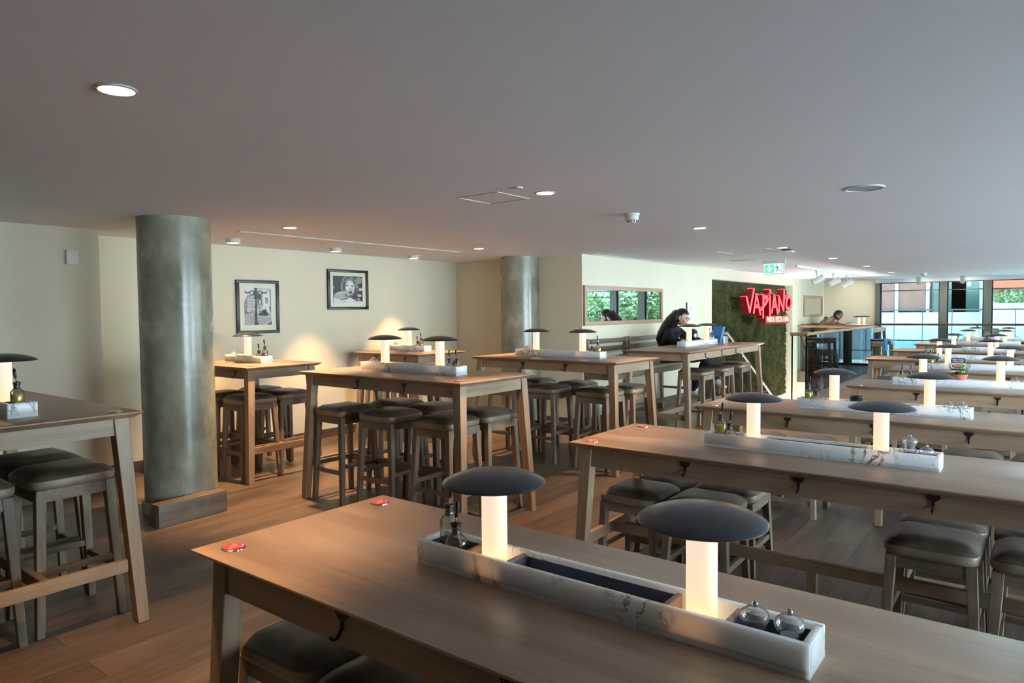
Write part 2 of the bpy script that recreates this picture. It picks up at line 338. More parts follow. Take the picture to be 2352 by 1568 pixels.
# ------------------------------------------------------------------ mesh builder
class MB:
    def __init__(s): s.bm = bmesh.new(); s.mi = 0
    def _tag(s, faces):
        for f in faces: f.material_index = s.mi
    def hexa(s, b, t, bev=0, seg=2):
        v = [s.bm.verts.new(p) for p in list(b)+list(t)]
        q = [(3, 2, 1, 0), (4, 5, 6, 7), (0, 1, 5, 4), (1, 2, 6, 5), (2, 3, 7, 6), (3, 0, 4, 7)]
        fs = [s.bm.faces.new([v[i] for i in f]) for f in q]; s._tag(fs)
        if bev:
            ed = list({e for f in fs for e in f.edges})
            r = bmesh.ops.bevel(s.bm, geom=ed, offset=bev, segments=seg, profile=.5, affect='EDGES', clamp_overlap=True)
            s._tag(r['faces'])
        return s
    def box(s, x0, x1, y0, y1, z0, z1, bev=0, seg=2):
        return s.hexa([(x0, y0, z0), (x1, y0, z0), (x1, y1, z0), (x0, y1, z0)], [(x0, y0, z1), (x1, y0, z1), (x1, y1, z1), (x0, y1, z1)], bev, seg)
    def lathe(s, prof, c=(0, 0, 0), n=24, sx=1, sy=1, sq=2.0, M4=None):
        rings = []
        for r, z in prof:
            ring = []
            for k in range(n):
                a = 2*math.pi*k/n; ca, sa = math.cos(a), math.sin(a)
                if sq != 2.0:
                    d = (abs(ca)**sq+abs(sa)**sq)**(-1/sq); ca *= d; sa *= d
                p = Vector((r*ca*sx, r*sa*sy, z))
                if M4: p = M4 @ p
                ring.append(p+Vector(c))
            if r < 1e-6: rings.append([s.bm.verts.new(ring[0])])
            else: rings.append([s.bm.verts.new(p) for p in ring])
        fs = []
        for a, b in zip(rings[:-1], rings[1:]):
            for k in range(n):
                k2 = (k+1) % n
                if len(a) == 1 and len(b) == 1: continue
                if len(a) == 1: fs.append(s.bm.faces.new((a[0], b[k2], b[k])))
                elif len(b) == 1: fs.append(s.bm.faces.new((a[k], a[k2], b[0])))
                else: fs.append(s.bm.faces.new((a[k], a[k2], b[k2], b[k])))
        for ring, rev in ((rings[0], True), (rings[-1], False)):
            if len(ring) > 1 and not s_closed(prof): fs.append(s.bm.faces.new(list(reversed(ring)) if rev else ring))
        s._tag(fs); return s
    def tube(s, pts, r, n=8, cap=True):
        pts = [Vector(p) for p in pts]; rr = r if isinstance(r, (list, tuple)) else [r]*len(pts)
        rings = []; prev = None
        for i, p in enumerate(pts):
            t = (pts[min(i+1, len(pts)-1)]-pts[max(i-1, 0)]).normalized()
            if prev is None:
                u = t.orthogonal().normalized()
            else:
                u = (prev-t*prev.dot(t)).normalized()
            prev = u; w = t.cross(u)
            rings.append([s.bm.verts.new(p+(u*math.cos(2*math.pi*k/n)+w*math.sin(2*math.pi*k/n))*rr[i]) for k in range(n)])
        fs = []
        for a, b in zip(rings[:-1], rings[1:]):
            for k in range(n): fs.append(s.bm.faces.new((a[k], a[(k+1) % n], b[(k+1) % n], b[k])))
        if cap: fs.append(s.bm.faces.new(list(reversed(rings[0])))); fs.append(s.bm.faces.new(rings[-1]))
        s._tag(fs); return s
    def prism(s, poly, f0, f1):
        """poly: 2-D points; f0/f1 map a 2-D point to 3-D for the two caps"""
        a = [s.bm.verts.new(f0(p)) for p in poly]; b = [s.bm.verts.new(f1(p)) for p in poly]
        n = len(poly); fs = [s.bm.faces.new(list(reversed(a))), s.bm.faces.new(b)]
        for k in range(n): fs.append(s.bm.faces.new((a[k], a[(k+1) % n], b[(k+1) % n], b[k])))
        s._tag(fs); return s
    def poly(s, pts):
        f = s.bm.faces.new([s.bm.verts.new(p) for p in pts]); s._tag([f]); return s
    def ball(s, c, r, sc=(1, 1, 1), u=16, v=10, rot=None):
        m4 = Matrix.Translation(c) @ (rot.to_4x4() if rot else Matrix.Identity(4)) @ Matrix.Diagonal((sc[0]*r, sc[1]*r, sc[2]*r, 1))
        g = bmesh.ops.create_uvsphere(s.bm, u_segments=u, v_segments=v, radius=1, matrix=m4)
        s._tag({f for vv in g['verts'] for f in vv.link_faces}); return s
    def mesh(s, name, mats, smooth=40):
        bmesh.ops.recalc_face_normals(s.bm, faces=s.bm.faces[:])
        me = bpy.data.meshes.new(name); s.bm.to_mesh(me); s.bm.free()
        for m in (mats if isinstance(mats, (list, tuple)) else [mats]): me.materials.append(m)
        if smooth:
            me.polygons.foreach_set('use_smooth', [True]*len(me.polygons))
            me.set_sharp_from_angle(angle=R(smooth))
        return me
    def build(s, name, mats, parent=None, loc=(0, 0, 0), rz=0, smooth=40):
        o = bpy.data.objects.new(name, s.mesh(name, mats, smooth)); COL.objects.link(o)
        o.location = loc; o.rotation_euler = (0, 0, rz)
        if parent: o.parent = parent
        return o
def s_closed(prof): return prof[0] == prof[-1]

def tag(o, label, cat, group=None, kind=None):
    if label: o['label'] = label
    if cat: o['category'] = cat
    if group: o['group'] = group
    if kind: o['kind'] = kind
    return o
def thing(name, label, cat, loc=(0, 0, 0), rz=0, group=None):
    o = bpy.data.objects.new(name, None); COL.objects.link(o); o.empty_display_size = .1
    o.location = loc; o.rotation_euler = (0, 0, rz)
    return tag(o, label, cat, group)
def struct(o): o['kind'] = 'structure'; return o
def dup(src, parent=None):
    c = src.copy(); COL.objects.link(c)
    if parent: c.parent = parent
    for ch in list(src.children): dup(ch, c)
    return c
PROTO = {}
def place(key, maker, label, loc, rz=0, group=None):
    """first call builds the kind, later calls copy the thing and each of its parts"""
    if key not in PROTO:
        PROTO[key] = o = maker()
    else:
        o = dup(PROTO[key])
    o.location = loc; o.rotation_euler = (0, 0, rz); o['label'] = label
    if group: o['group'] = group
    return o
SKY, SUN, SPOT, EXPO, WIN0 = 36.0, 230.0, 165.0, 0.25, 1.6
# ------------------------------------------------------------------ the setting
XP, XM, XL, XR = -6.634, -4.54, -6.17, 3.6       # picture wall, mirror wall, near left wall, right window wall
YJ, YW, YB = 7.31, 19.2, -4.0                    # jog wall, end window wall, wall behind the camera
SX0, SX1, SY0, SY1 = -4.54, -2.95, 11.42, 16.75  # stair opening
NY0, NY1, NZ, ND = 11.53, 16.35, 1.985, .17      # moss niche
m = MB()
m.box(-6.9, SX0-.3, YB-.2, YW+.15, -.25, 0); m.box(SX1, XR+.1, YB-.2, YW+.15, -.25, 0)
m.box(SX0-.3, SX1, YB-.2, SY0, -.25, 0); m.box(SX0-.3, SX1, SY1, YW+.15, -.25, 0)
struct(m.build('floor', M['floor'], smooth=0))
struct(MB().box(-6.9, XR+.1, YB-.2, YW+.3, CEIL, CEIL+.3).build('ceiling', M['ceiling'], smooth=0))
m = MB(); m.box(XL-.6, XL, YB, 2.44, 0, CEIL); struct(m.build('wall_left', M['wall'], smooth=0))
struct(MB().box(XP-.2, XP, 2.44, YJ+.2, 0, CEIL).build('wall_pictures', M['wall'], smooth=0))
struct(MB().box(XP, XM, YJ, YJ+.2, 0, CEIL).build('wall_jog', M['wall'], smooth=0))
m = MB(); X2 = XM-.5
m.box(X2, XM, YJ+.2, NY0, -3, CEIL); m.box(X2, XM, NY1, YW, -3, CEIL)
m.box(X2, XM, NY0, NY1, NZ, CEIL); m.box(X2, XM-ND-.06, NY0, NY1, -3, NZ)
struct(m.build('wall_mirrors', M['wall'], smooth=0))
struct(MB().box(XM-.5, -3.34, YW, YW+.2, -.3, CEIL).build('wall_end', M['wall'], smooth=0))
struct(MB().box(XL-.6, XR+.2, YB-.2, YB, 0, CEIL).build('wall_back', M['wall'], smooth=0))
# stair well below the floor: walls, steps
m = MB(); m.box(SX0-.3, SX1+.1, SY1, SY1+.1, -3, -.25); m.box(SX1, SX1+.1, SY0, SY1, -3, -.25); m.box(SX0, SX1+.1, SY0-.1, SY0, -3, -.25)
struct(m.build('wall_stairwell', M['wall'], smooth=0))
m = MB()
for k in range(14): m.box(SX0, SX1-.03, SY0+.02+k*.29, SY0+.02+(k+1)*.29+.02, -3, -.17*(k+1))
struct(m.build('floor_steps', M['floor'], smooth=0))
# skirtings
m = MB(); m.box(XP, XP+.014, 2.46, YJ, 0, .1); struct(m.build('baseboard_pictures', M['skirting'], smooth=0))
m = MB(); m.box(XP+.014, XM, YJ-.014, YJ, 0, .1); struct(m.build('baseboard_jog', M['skirting'], smooth=0))
m = MB(); m.box(XL, XL+.014, YB, 2.44, 0, .1); struct(m.build('baseboard_left', M['skirting'], smooth=0))
m = MB(); m.box(XM, XM+.014, YJ, NY0, 0, .1); struct(m.build('baseboard_mirrors', M['skirting'], smooth=0))
# end window wall: broad posts, transom, sill kerb, head, panes
HEAD = 2.075
posts = [(-3.34, -3.235), (-1.97, -1.82), (-1.105, -.955), (.62, .85), (1.60, 1.83), (2.9, 3.1)]
edges = [-3.235]+[p for a in posts[1:] for p in a]+[XR]
m = MB().box(-3.34, XR, YW-.02, YW+.16, HEAD, CEIL); struct(m.build('trim_window_head', M['ceiling'], smooth=0))
n = 0
for i, (a, b) in enumerate(posts):
    m = MB(); m.box(a, b, YW-.04, YW+.14, 0, HEAD, .004); m.mi = 1; m.box(b-.012, b+.004, YW-.03, YW+.12, 0, HEAD)
    struct(m.build('trim_%d' % (i+1), [M['mullion'], M['darkframe']], smooth=0))
spans = [(-3.231, -1.97), (-1.816, -1.105), (-.951, .62), (.854, 1.6), (1.834, 2.9), (3.104, XR)]
for i, (a, b) in enumerate(spans):
    w = bpy.data.objects.new('window_%d' % (i+1), None); COL.objects.link(w); struct(w)
    fr = MB(); t = .022
    fr.box(a, b, YW+.02, YW+.08, 1.865, 1.885); fr.box(a, b, YW+.02, YW+.08, 0, .06); fr.box(a, b, YW+.02, YW+.08, HEAD-.02, HEAD)
    fr.box(a, a+t, YW+.02, YW+.08, .06, HEAD-.02); fr.box(b-t, b, YW+.02, YW+.08, .06, HEAD-.02)
    fr.build('window_frame', M['darkframe'], w, smooth=0)
    MB().box(a+t, b-t, YW+.045, YW+.053, .06, HEAD-.02).build('pane', M['pane_tint'], w, smooth=0)
# right-hand window wall (glazed along the whole room, seen in the mirrors and by its daylight)
k = 7; ys = [WIN0+1.95*j for j in range(13)]
m = MB(); m.box(XR, XR+.15, YB, YW+.15, 2.02, CEIL); m.box(XR, XR+.15, YB, YW+.15, -.2, .06); m.box(XR, XR+.15, YB, WIN0, .06, 2.02); struct(m.build('wall_right', M['ceiling'], smooth=0))
for j, y in enumerate(ys):
    if y > YW: break
    if y < WIN0-.1: continue
    struct(MB().box(XR-.03, XR+.14, y-.07, y+.07, .06, 2.02).build('trim_%d' % (10+j), M['mullion'], smooth=0))
    y2 = min(y+1.95-.07, YW)
    if y2-y > .3:
        w = bpy.data.objects.new('window_%d' % (10+j), None); COL.objects.link(w); struct(w)
        fr = MB(); fr.box(XR+.03, XR+.08, y+.07, y2, .06, .1); fr.box(XR+.03, XR+.08, y+.07, y2, 1.98, 2.02)
        fr.box(XR+.03, XR+.08, y+.07, y+.1, .1, 1.98); fr.box(XR+.03, XR+.08, y2-.03, y2, .1, 1.98)
        fr.build('window_frame', M['darkframe'], w, smooth=0)
        MB().box(XR+.05, XR+.058, y+.1, y2-.03, .1, 1.98).build('pane', M['pane'], w, smooth=0)
# two round concrete columns
def column(x, y, name, label, ring):
    t = thing(name, label, 'column', (x, y, 0)); t['kind'] = 'structure'
    MB().lathe([(.2494, 0), (.2494, CEIL)], n=72).build('shaft', M['concrete'], t)
    if ring: MB().lathe([(.2494, 0), (.268, 0), (.268, .085), (.264, .095), (.2494, .095)], n=72).build('base_ring', M['concrete'], t)
    return t
column(-5.107, 2.537, 'column', 'thick round polished concrete column standing beside the high table at the left', True)
column(-5.408, 7.186, 'column', 'round mottled concrete column half sunk in the rear wall corner', False)
# boxed-in piece at the foot of the near column
t = MB().box(-.255, .255, -.055, .055, 0, .155, .003).build('plinth_box', M['stool_x'], loc=(-4.80, 2.44, 0), rz=R(93))
tag(t, 'grey wooden box against the foot of the thick concrete column', 'box')

# ------------------------------------------------------------------ ceiling fittings
def downlight():
    t = thing('downlight', '', 'light')
    MB().lathe([(.052, 0), (.060, 0), (.060, -.004), (.052, -.006), (.052, 0)], n=40).build('trim_ring', M['white_rim'], t)
    MB().lathe([(0, -.003), (.052, -.003)], n=40).build('lens', M['led'], t)
    return t
def drop_light():
    t = thing('surface_downlight', '', 'light')
    MB().lathe([(.055, 0), (.095, 0), (.095, -.004), (.055, -.004), (.055, 0)], n=40).build('ceiling_ring', M['white_rim'], t)
    MB().lathe([(0, -.004), (.062, -.004), (.066, -.034), (.058, -.038), (.056, -.032), (0, -.032)], n=40).build('lamp_body', M['white_rim'], t)
    MB().lathe([(0, -.0335), (.056, -.0335)], n=40).build('lens', M['led'], t)
    return t
SPOTS = []
row = [(-2.31, .98, 'first'), (-2.365, 3.40, 'second'), (-2.363, 5.72, 'third'), (-2.39, 8.175, 'fourth'), (-2.356, 10.4, 'fifth'), (-2.358, 12.74, 'sixth'), (-2.399, 15.35, 'seventh')]
for x, y, o in row:
    place('dl', downlight, 'round white recessed ceiling light, %s from the camera in the long row' % o, (x, y, CEIL), group='recessed ceiling lights')
    SPOTS.append((x, y, CEIL-.02, 1.0))
place('dl', downlight, 'round recessed ceiling light above the small table under the street picture', (-4.90, 3.385, CEIL), group='recessed ceiling lights'); SPOTS.append((-4.90, 3.385, CEIL-.02, 2.2))
place('dl', downlight, 'round recessed ceiling light just in front of the rear concrete column', (-4.98, 5.865, CEIL), group='recessed ceiling lights'); SPOTS.append((-4.98, 5.865, CEIL-.02, 1.6))
for x, y, w in ((-6.05, 3.56, 'nearest the thick column'), (-6.11, 4.79, 'above the gap between the two pictures'), (-6.21, 6.06, 'nearest the rear wall corner')):
    place('drop', drop_light, 'white surface ceiling light dropped from its ring, %s' % w, (x, y, CEIL), group='dropped ceiling lights')
    SPOTS.append((x, y, CEIL-.05, 1.5))
def smoke(label, loc, s=1.0):
    t = thing('smoke_detector', label, 'smoke detector', loc)
    MB().lathe([(.0, 0), (.056*s, 0), (.055*s, -.012*s), (.049*s, -.016*s), (.048*s, -.026*s), (.0, -.026*s)], n=32).build('base', M['white'], t)
    m = MB(); m.lathe([(0, -.026*s), (.047*s, -.026*s), (.047*s, -.044*s), (.036*s, -.05*s), (.031*s, -.066*s), (0, -.068*s)], n=32); m.mi = 1
    for k in range(10):
        a = k*.628; m.box(.0345*s*math.cos(a)-.003, .0345*s*math.cos(a)+.003, .0345*s*math.sin(a)-.003, .0345*s*math.sin(a)+.003, -.061*s, -.052*s)
    m.build('sensor_head', [M['white'], M['black']], t)
smoke('white round smoke detector on the ceiling beside the long row of lights', (-2.40, 4.56, CEIL))
smoke('small white detector on the far ceiling near the track lights', (-1.95, 16.2, CEIL), 1.1)
t = thing('ceiling_speaker', 'large round flush speaker grille in the ceiling above the third low table', 'speaker', (-.85, 4.50, CEIL))
MB().lathe([(.098, 0), (.112, 0), (.110, -.006), (.098, -.008), (.098, 0)], n=48).build('trim_ring', M['white_rim'], t)
MB().lathe([(0, -.002), (.098, -.003)], n=48).build('grille', M['grille'], t)
t = thing('motion_sensor', 'small white box sensor with a dark base by the fourth ceiling light', 'sensor', (-2.43, 8.52, CEIL))
MB().box(-.05, .05, -.05, .05, -.014, .003, .003).build('base', M['black'], t); MB().box(-.10, .07, -.06, .06, -.035, -.014, .008).build('cover', M['white'], t)
tag(MB().lathe([(0, 0), (.028, 0), (.026, -.008), (0, -.009)], n=24).build('blanking_plate', M['white'], loc=(-2.385, 3.16, CEIL)), 'tiny round white cap on the ceiling next to the second ceiling light', 'plate')
def hatch(label, x0, x1, y0, y1):
    m = MB(); t = .006
    m.box(x0, x1, y0, y0+t, -.004, .003); m.box(x0, x1, y1-t, y1, -.004, .003); m.box(x0, x0+t, y0+t, y1-t, -.004, .003); m.box(x1-t, x1, y0+t, y1-t, -.004, .003)
    tag(m.build('access_hatch', M['white_rim'], loc=(0, 0, CEIL), smooth=0), label, 'hatch')
hatch('square flush access hatch in the ceiling left of the second ceiling light', -2.88, -2.56, 3.19, 3.51)
hatch('square flush access hatch in the ceiling in front of the green exit sign', -3.15, -2.55, 8.1, 8.7)
def slot(label, x, y0, y1):
    t = thing('linear_vent', label, 'vent', (x, y0, CEIL))
    m = MB(); L = y1-y0; m.box(-.024, -.016, 0, L, -.005, 0); m.box(.016, .024, 0, L, -.005, 0); m.box(-.016, .016, 0, .01, -.005, 0); m.box(-.016, .016, L-.01, L, -.005, 0)
    m.build('rim', M['white_rim'], t, smooth=0); MB().box(-.016, .016, .01, L-.01, -.0015, 0).build('slot', M['grille'], t, smooth=0)
slot('long thin ceiling air slot in front of the two pictures', -5.44, 3.25, 6.08)
slot('long thin ceiling air slot along the mirror wall', -4.46, 7.46, 10.05)
tag(MB().box(-.19, .19, -.06, .06, -.006, 0, .003).build('ceiling_vent', M['grille'], loc=(-3.43, 9.9, CEIL)), 'small grey rectangular vent in the ceiling left of the exit sign', 'vent')
# track with three heads
t = thing('track_light', 'white ceiling track with three tilted spot heads beyond the red sign', 'track light', (-3.15, 0, CEIL))
MB().box(-.02, .02, 11.55, 16.4, -.04, 0, .003).build('track', M['white_rim'], t)
for y in (12.8, 14.0, 15.1):
    h = MB(); h.box(-.012, .012, y-.05, y+.05, -.085, -.04); h.tube([(0, y, -.085), (0, y, -.14)], .012)
    mt = Matrix.Rotation(R(62), 4, 'Y') @ Matrix.Rotation(R(-20), 4, 'X')
    h.lathe([(0, -.10), (.05, -.10), (.052, .09), (.047, .10)], c=(.02, y, -.20), n=24, M4=mt)
    h.mi = 1; h.lathe([(0, .0985), (.047, .10)], c=(.02, y, -.20), n=24, M4=mt)
    h.build('spot_head', [M['white_rim'], M['black']], t)
WASH = []
for x, y, w in ((-3.75, 18.2, 'left'), (-2.3, 18.3, 'middle'), (-1.45, 18.35, 'right')):
    t = thing('wall_washer', 'small white adjustable ceiling spot before the end window, %s of three' % w, 'light', (x, y, CEIL), group='spots by the end window')
    MB().box(-.05, .05, -.04, .04, -.05, 0, .006).build('base', M['white_rim'], t)
    mt = Matrix.Rotation(R(-58), 4, 'X')
    MB().lathe([(0, -.06), (.05, -.06), (.055, .06), (.05, .06), (.048, .05), (0, .05)], c=(0, .06, -.10), n=20, M4=mt).build('spot_head', M['white_rim'], t)
    MB().lathe([(0, .053), (.046, .053)], c=(0, .06, -.10), n=20, M4=mt).build('lens', M['led'], t)
    WASH.append((x, y+.13, CEIL-.14))
# exit sign
t = thing('exit_sign', 'lit green and white emergency exit sign with arrow and running figure', 'sign', (-3.27, 10.3, 1.965))
m = MB(); m.box(-.005, .285, .0, .03, -.005, .155, .003); m.box(-.02, .30, 0.005, .04, .155, CEIL-1.965)
m.build('housing', M['white_rim'], t)
m = MB(); y = -.002
def q(x0, x1, z0, z1, yy): m.poly([(x0, yy, z0), (x1, yy, z0), (x1, yy, z1), (x0, yy, z1)])
q(.003, .277, .004, .148, y); m.mi = 1; q(.012, .150, .012, .14, y-.001); q(.252, .268, .012, .14, y-.001)
m.mi = 0; q(.072, .09, .05, .128, y-.002)
for s in (-1, 1): m.poly([(.081, y-.0021, .022), (.081, y-.0021, .05), (.081+s*.036, y-.0021, .10), (.081+s*.036, y-.0021, .072)])
m.mi = 2
def limb(pts, w=.006): m.tube([(px, y-.003, pz) for px, pz in pts], w, 6)
m.ball((.186, y-.003, .124), .009)
limb([(.188, .104), (.200, .076)], .010); limb([(.200, .076), (.19, .052), (.182, .026)]); limb([(.2, .076), (.212, .05), (.236, .048)])
limb([(.188, .104), (.172, .088), (.156, .086)], .005); limb([(.192, .104), (.212, .106), (.224, .09)], .005)
m.build('sign_face', [M['exit_white'], M['exit_green'], M['exit_dark']], t, smooth=0)
# wall box
tag(MB().box(0, .025, 0, .085, 0, .115, .004).build('wall_sounder', M['white'], loc=(XL, 2.19, 1.86)), 'small square white box high on the left wall', 'alarm box')
# ------------------------------------------------------------------ pictures and mirrors
def frame_parts(t, y0, y1, z0, z1, w, d, mat):
    f = MB(); f.box(0, d, y0, y1, z0, z0+w, .002); f.box(0, d, y0, y1, z1-w, z1, .002); f.box(0, d, y0, y0+w, z0+w, z1-w, .002); f.box(0, d, y1-w, y1, z0+w, z1-w, .002)
    f.build('frame', mat, t)
t = thing('wall_picture', 'black framed monochrome photograph of a branched street lamp before old facades', 'picture', (XP, 3.912, 1.245))
W, H = .50, .565
frame_parts(t, 0, W, 0, H, .032, .028, M['blackframe'])
mo = MB().box(.004, .010, .03, W-.03, .03, H-.03).build('mount', M['mount'], t, smooth=0)
def prt(x): # flat shapes of the print: (u 0..1 left-right, v 0..1 bottom-top)
    return lambda p: (x, .092+p[0]*(W-.184), .092+p[1]*(H-.175))
m = MB(); lay = [0]
def shape(g, pts):
    lay[0] += 1; m.mi = g; f = prt(.0102+lay[0]*.00008); m.poly([f(p) for p in pts])
def rect(g, u0, v0, u1, v1): shape(g, [(u0, v0), (u1, v0), (u1, v1), (u0, v1)])
def disc(g, u, v, ru, rv, n=18): shape(g, [(u+ru*math.cos(6.283*k/n), v+rv*math.sin(6.283*k/n)) for k in range(n)])
rect(5, 0, 0, 1, 1); rect(6, 0, .55, .5, 1); rect(4, 0, 0, 1, .3); shape(3, [(.0, .3), (.0, .62), (.12, .8), (.36, .82), (.36, .3)])
shape(5, [(.1, .3), (.1, .74), (.36, .8), (.36, .3)])
for i in range(4):
    for j in range(4): rect(1, .12+i*.06, .47+j*.075, .145+i*.06, .51+j*.075)
shape(6, [(.68, .35), (.68, .97), (1, .9), (1, .35)]); shape(3, [(.95, .35), (.95, .97), (1, .97), (1, .35)])
rect(4, .44, .5, .7, .7); rect(1, .5, .54, .64, .70); disc(1, .57, .76, .085, .075); rect(6, .55, .55, .6, .68); rect(2, .78, .58, .88, .74); rect(5, .81, .58, .85, .71)
for k in range(60):
    u, v = random.uniform(.0, 1), random.uniform(.27, .5); g = random.choice((1, 2, 4, 5, 6, 3))
    disc(g, min(max(u, .05), .95), v, random.uniform(.015, .045), random.uniform(.01, .03), 7)
shape(0, [(.5, .27), (.56, .33), (.62, .34), (.7, .42), (.77, .41), (.84, .33), (.9, .27), (.8, .24), (.6, .24)])
shape(2, [(.0, .33), (.14, .36), (.16, .3), (.0, .3)]); shape(6, [(.42, .235), (1, .22), (1, .235), (.42, .25)])
shape(5, [(.72, 0), (1, .1), (1, .13), (.66, 0)]); shape(1, [(.82, 0), (1, 0), (1, .09)])
for k in range(40): disc(random.choice((3, 4, 5)), random.random(), random.uniform(.02, .2), .03, .006, 6)
for a in (((.36, 0), (.50, 0), (.48, .05), (.45, .12), (.44, .7), (.40, .7), (.39, .12)), ((.34, .74), (.5, .74), (.45, .7), (.39, .7)), ((.37, .74), (.48, .74), (.46, 1), (.38, 1))): shape(0, list(a))
for s in (-1, 1):
    pts = [(.425+s*(.055+.0*k)+s*.1*(1-math.cos(k*.55)), .865+.055*math.sin(k*.55+1.6)) for k in range(8)]
    for k in range(12):
        a0, a1 = k*.55, (k+1)*.55; cx, cz, r0, r1 = .425+s*.15, .87, .105, .075
        shape(0, [(cx+r0*.95*math.cos(a0), cz+r0*.6*math.sin(a0)), (cx+r0*.95*math.cos(a1), cz+r0*.6*math.sin(a1)), (cx+r1*.95*math.cos(a1), cz+r1*.6*math.sin(a1)), (cx+r1*.95*math.cos(a0), cz+r1*.6*math.sin(a0))])
    shape(0, [(.425+s*.24, .88), (.425+s*.33, .84), (.425+s*.42, .9), (.425+s*.41, .92), (.425+s*.33, .865), (.425+s*.245, .90)])
m.build('print', [M['g%d' % i] for i in range(7)], mo, smooth=0)
t = thing('wall_picture', 'black framed monochrome photograph of a curly haired child eating', 'picture', (XP, 5.065, 1.495))
W, H = .605, .475
frame_parts(t, 0, W, 0, H, .032, .028, M['blackframe'])
mo = MB().box(.004, .010, .03, W-.03, .03, H-.03).build('mount', M['mount'], t, smooth=0)
prt = lambda x: (lambda p: (x, .082+p[0]*(W-.164), .075+p[1]*(H-.15)))
m = MB(); lay = [0]
rect(0, 0, 0, 1, 1); disc(3, .88, .86, .12, .13); disc(2, .55, .62, .31, .38, 26); disc(1, .38, .58, .13, .26); disc(1, .76, .55, .13, .3); disc(3, .46, .88, .16, .1); disc(3, .8, .7, .05, .16)
for k in range(50):
    a = random.uniform(-.6, 3.8); disc(random.choice((1, 2, 3)), .55+.27*math.cos(a), .60+.34*math.sin(a), .035, .05, 8)
disc(5, .56, .58, .165, .27, 24); disc(6, .54, .68, .12, .12); disc(6, .49, .55, .06, .07); disc(5, .57, .47, .04, .05)
disc(1, .46, .655, .042, .022); disc(1, .63, .635, .042, .022); disc(0, .465, .65, .02, .022); disc(0, .635, .63, .02, .022)
shape(2, [(.41, .70), (.46, .72), (.51, .70), (.46, .705)]); shape(2, [(.59, .68), (.64, .695), (.69, .67), (.64, .68)])
disc(3, .55, .53, .035, .018); disc(1, .57, .41, .06, .06); disc(0, .57, .40, .04, .045); disc(6, .545, .44, .035, .012)
rect(5, .86, .47, 1, .57); disc(5, .88, .29, .08, .05)
shape(4, [(.0, .18), (.02, .32), (.12, .4), (.33, .46), (.42, .47), (.5, .42), (.54, .33), (.47, .22), (.3, .2), (.1, .14)]); shape(5, [(.03, .3), (.14, .4), (.33, .45), (.3, .36), (.12, .32)])
for k in range(4): disc(5, .40+.035*k, .37-.02*k, .045, .028, 12)
disc(2, .42, .3, .05, .06); shape(6, [(0, 0), (1, 0), (1, .07), (.75, .1), (.6, .19), (.3, .2), (.1, .15), (0, .2), (0, .5), (.03, .6), (.0, .62)])
shape(1, [(.2, .16), (.5, .2), (.44, .14), (.2, .12)]); shape(5, [(.2, .19), (.55, .215), (.66, .2), (.55, .19)]); shape(3, [(.26, .06), (.4, .08), (.36, .045)])
for k in range(12): disc(random.choice((1, 6, 5, 3)), random.uniform(.7, .9), random.uniform(.08, .18), .03, .015, 8)
m.build('print', [M['g%d' % i] for i in range(7)], mo, smooth=0)
t = thing('wall_mirror', 'wide wood framed mirror reflecting trees above the high bench', 'mirror', (XM, 7.325, 1.266))
frame_parts(t, 0, 2.21, 0, .506, .052, .035, M['frame_wood']); MB().box(.004, .018, .04, 2.17, .04, .466).build('mirror_glass', M['mirror'], t, smooth=0)
t = thing('wall_mirror', 'small wood framed mirror on the far wall behind the seated man', 'mirror', (XM, 17.23, 1.26))
frame_parts(t, 0, 1.7, 0, .515, .06, .035, M['frame_wood']); MB().box(.004, .018, .05, 1.65, .05, .465).build('mirror_glass', M['mirror'], t, smooth=0)
t = thing('notice_holder', 'clear wall notice with one black edge between the mirror and the moss', 'notice', (XM, 10.44, 1.33))
MB().box(-.003, .016, 0, .03, 0, .245).build('edge_strip', M['black'], t, smooth=0)
m = MB(); m.box(-.003, .006, .05, .34, -.02, .245); m.mi = 1; m.box(.006, .0065, .12, .27, .15, .165); m.box(.006, .0065, .08, .28, .12, .13); m.mi = 2; m.box(.006, .0065, .1, .28, -.0, .10)
m.build('sheet', [M['paper'], M['grille'], M['cardtext']], t, smooth=0)

# ------------------------------------------------------------------ moss panel and red sign
t = thing('moss_wall', 'dark green living moss panel set into the wall niche behind the red sign', 'moss panel', (XM-ND, 0, 0))
g = MB(); nx, nz = 60, 40; vs = []
for j in range(nz+1):
    for i in range(nx+1):
        e = 0 if i in (0, nx) or j in (0, nz) else random.uniform(-.02, .025)
        vs.append(g.bm.verts.new((e, NY0+(NY1-NY0)*i/nx, -.5+(NZ+.5)*j/nz)))
for j in range(nz):
    for i in range(nx): g.bm.faces.new((vs[j*(nx+1)+i], vs[j*(nx+1)+i+1], vs[(j+1)*(nx+1)+i+1], vs[(j+1)*(nx+1)+i]))
g.build('backing', M['moss_base'], t)
g = MB()
for k in range(15000):
    y, z = random.uniform(NY0+.02, NY1-.01), random.uniform(-.4, NZ-.03)
    l = random.uniform(.03, .10); w = random.uniform(.006, .016); a = random.gauss(0, .35); o = random.uniform(.01, .06)
    dy, dz = math.sin(a)*l, -math.cos(a)*l
    g.poly([(.0, y-w, z), (.0, y+w, z), (o, y+dy*.7+w, z+dz*.7), (o*.8, y+dy, z+dz)])
b = g.build('moss', M['moss'], t, smooth=0); b['kind'] = 'stuff'
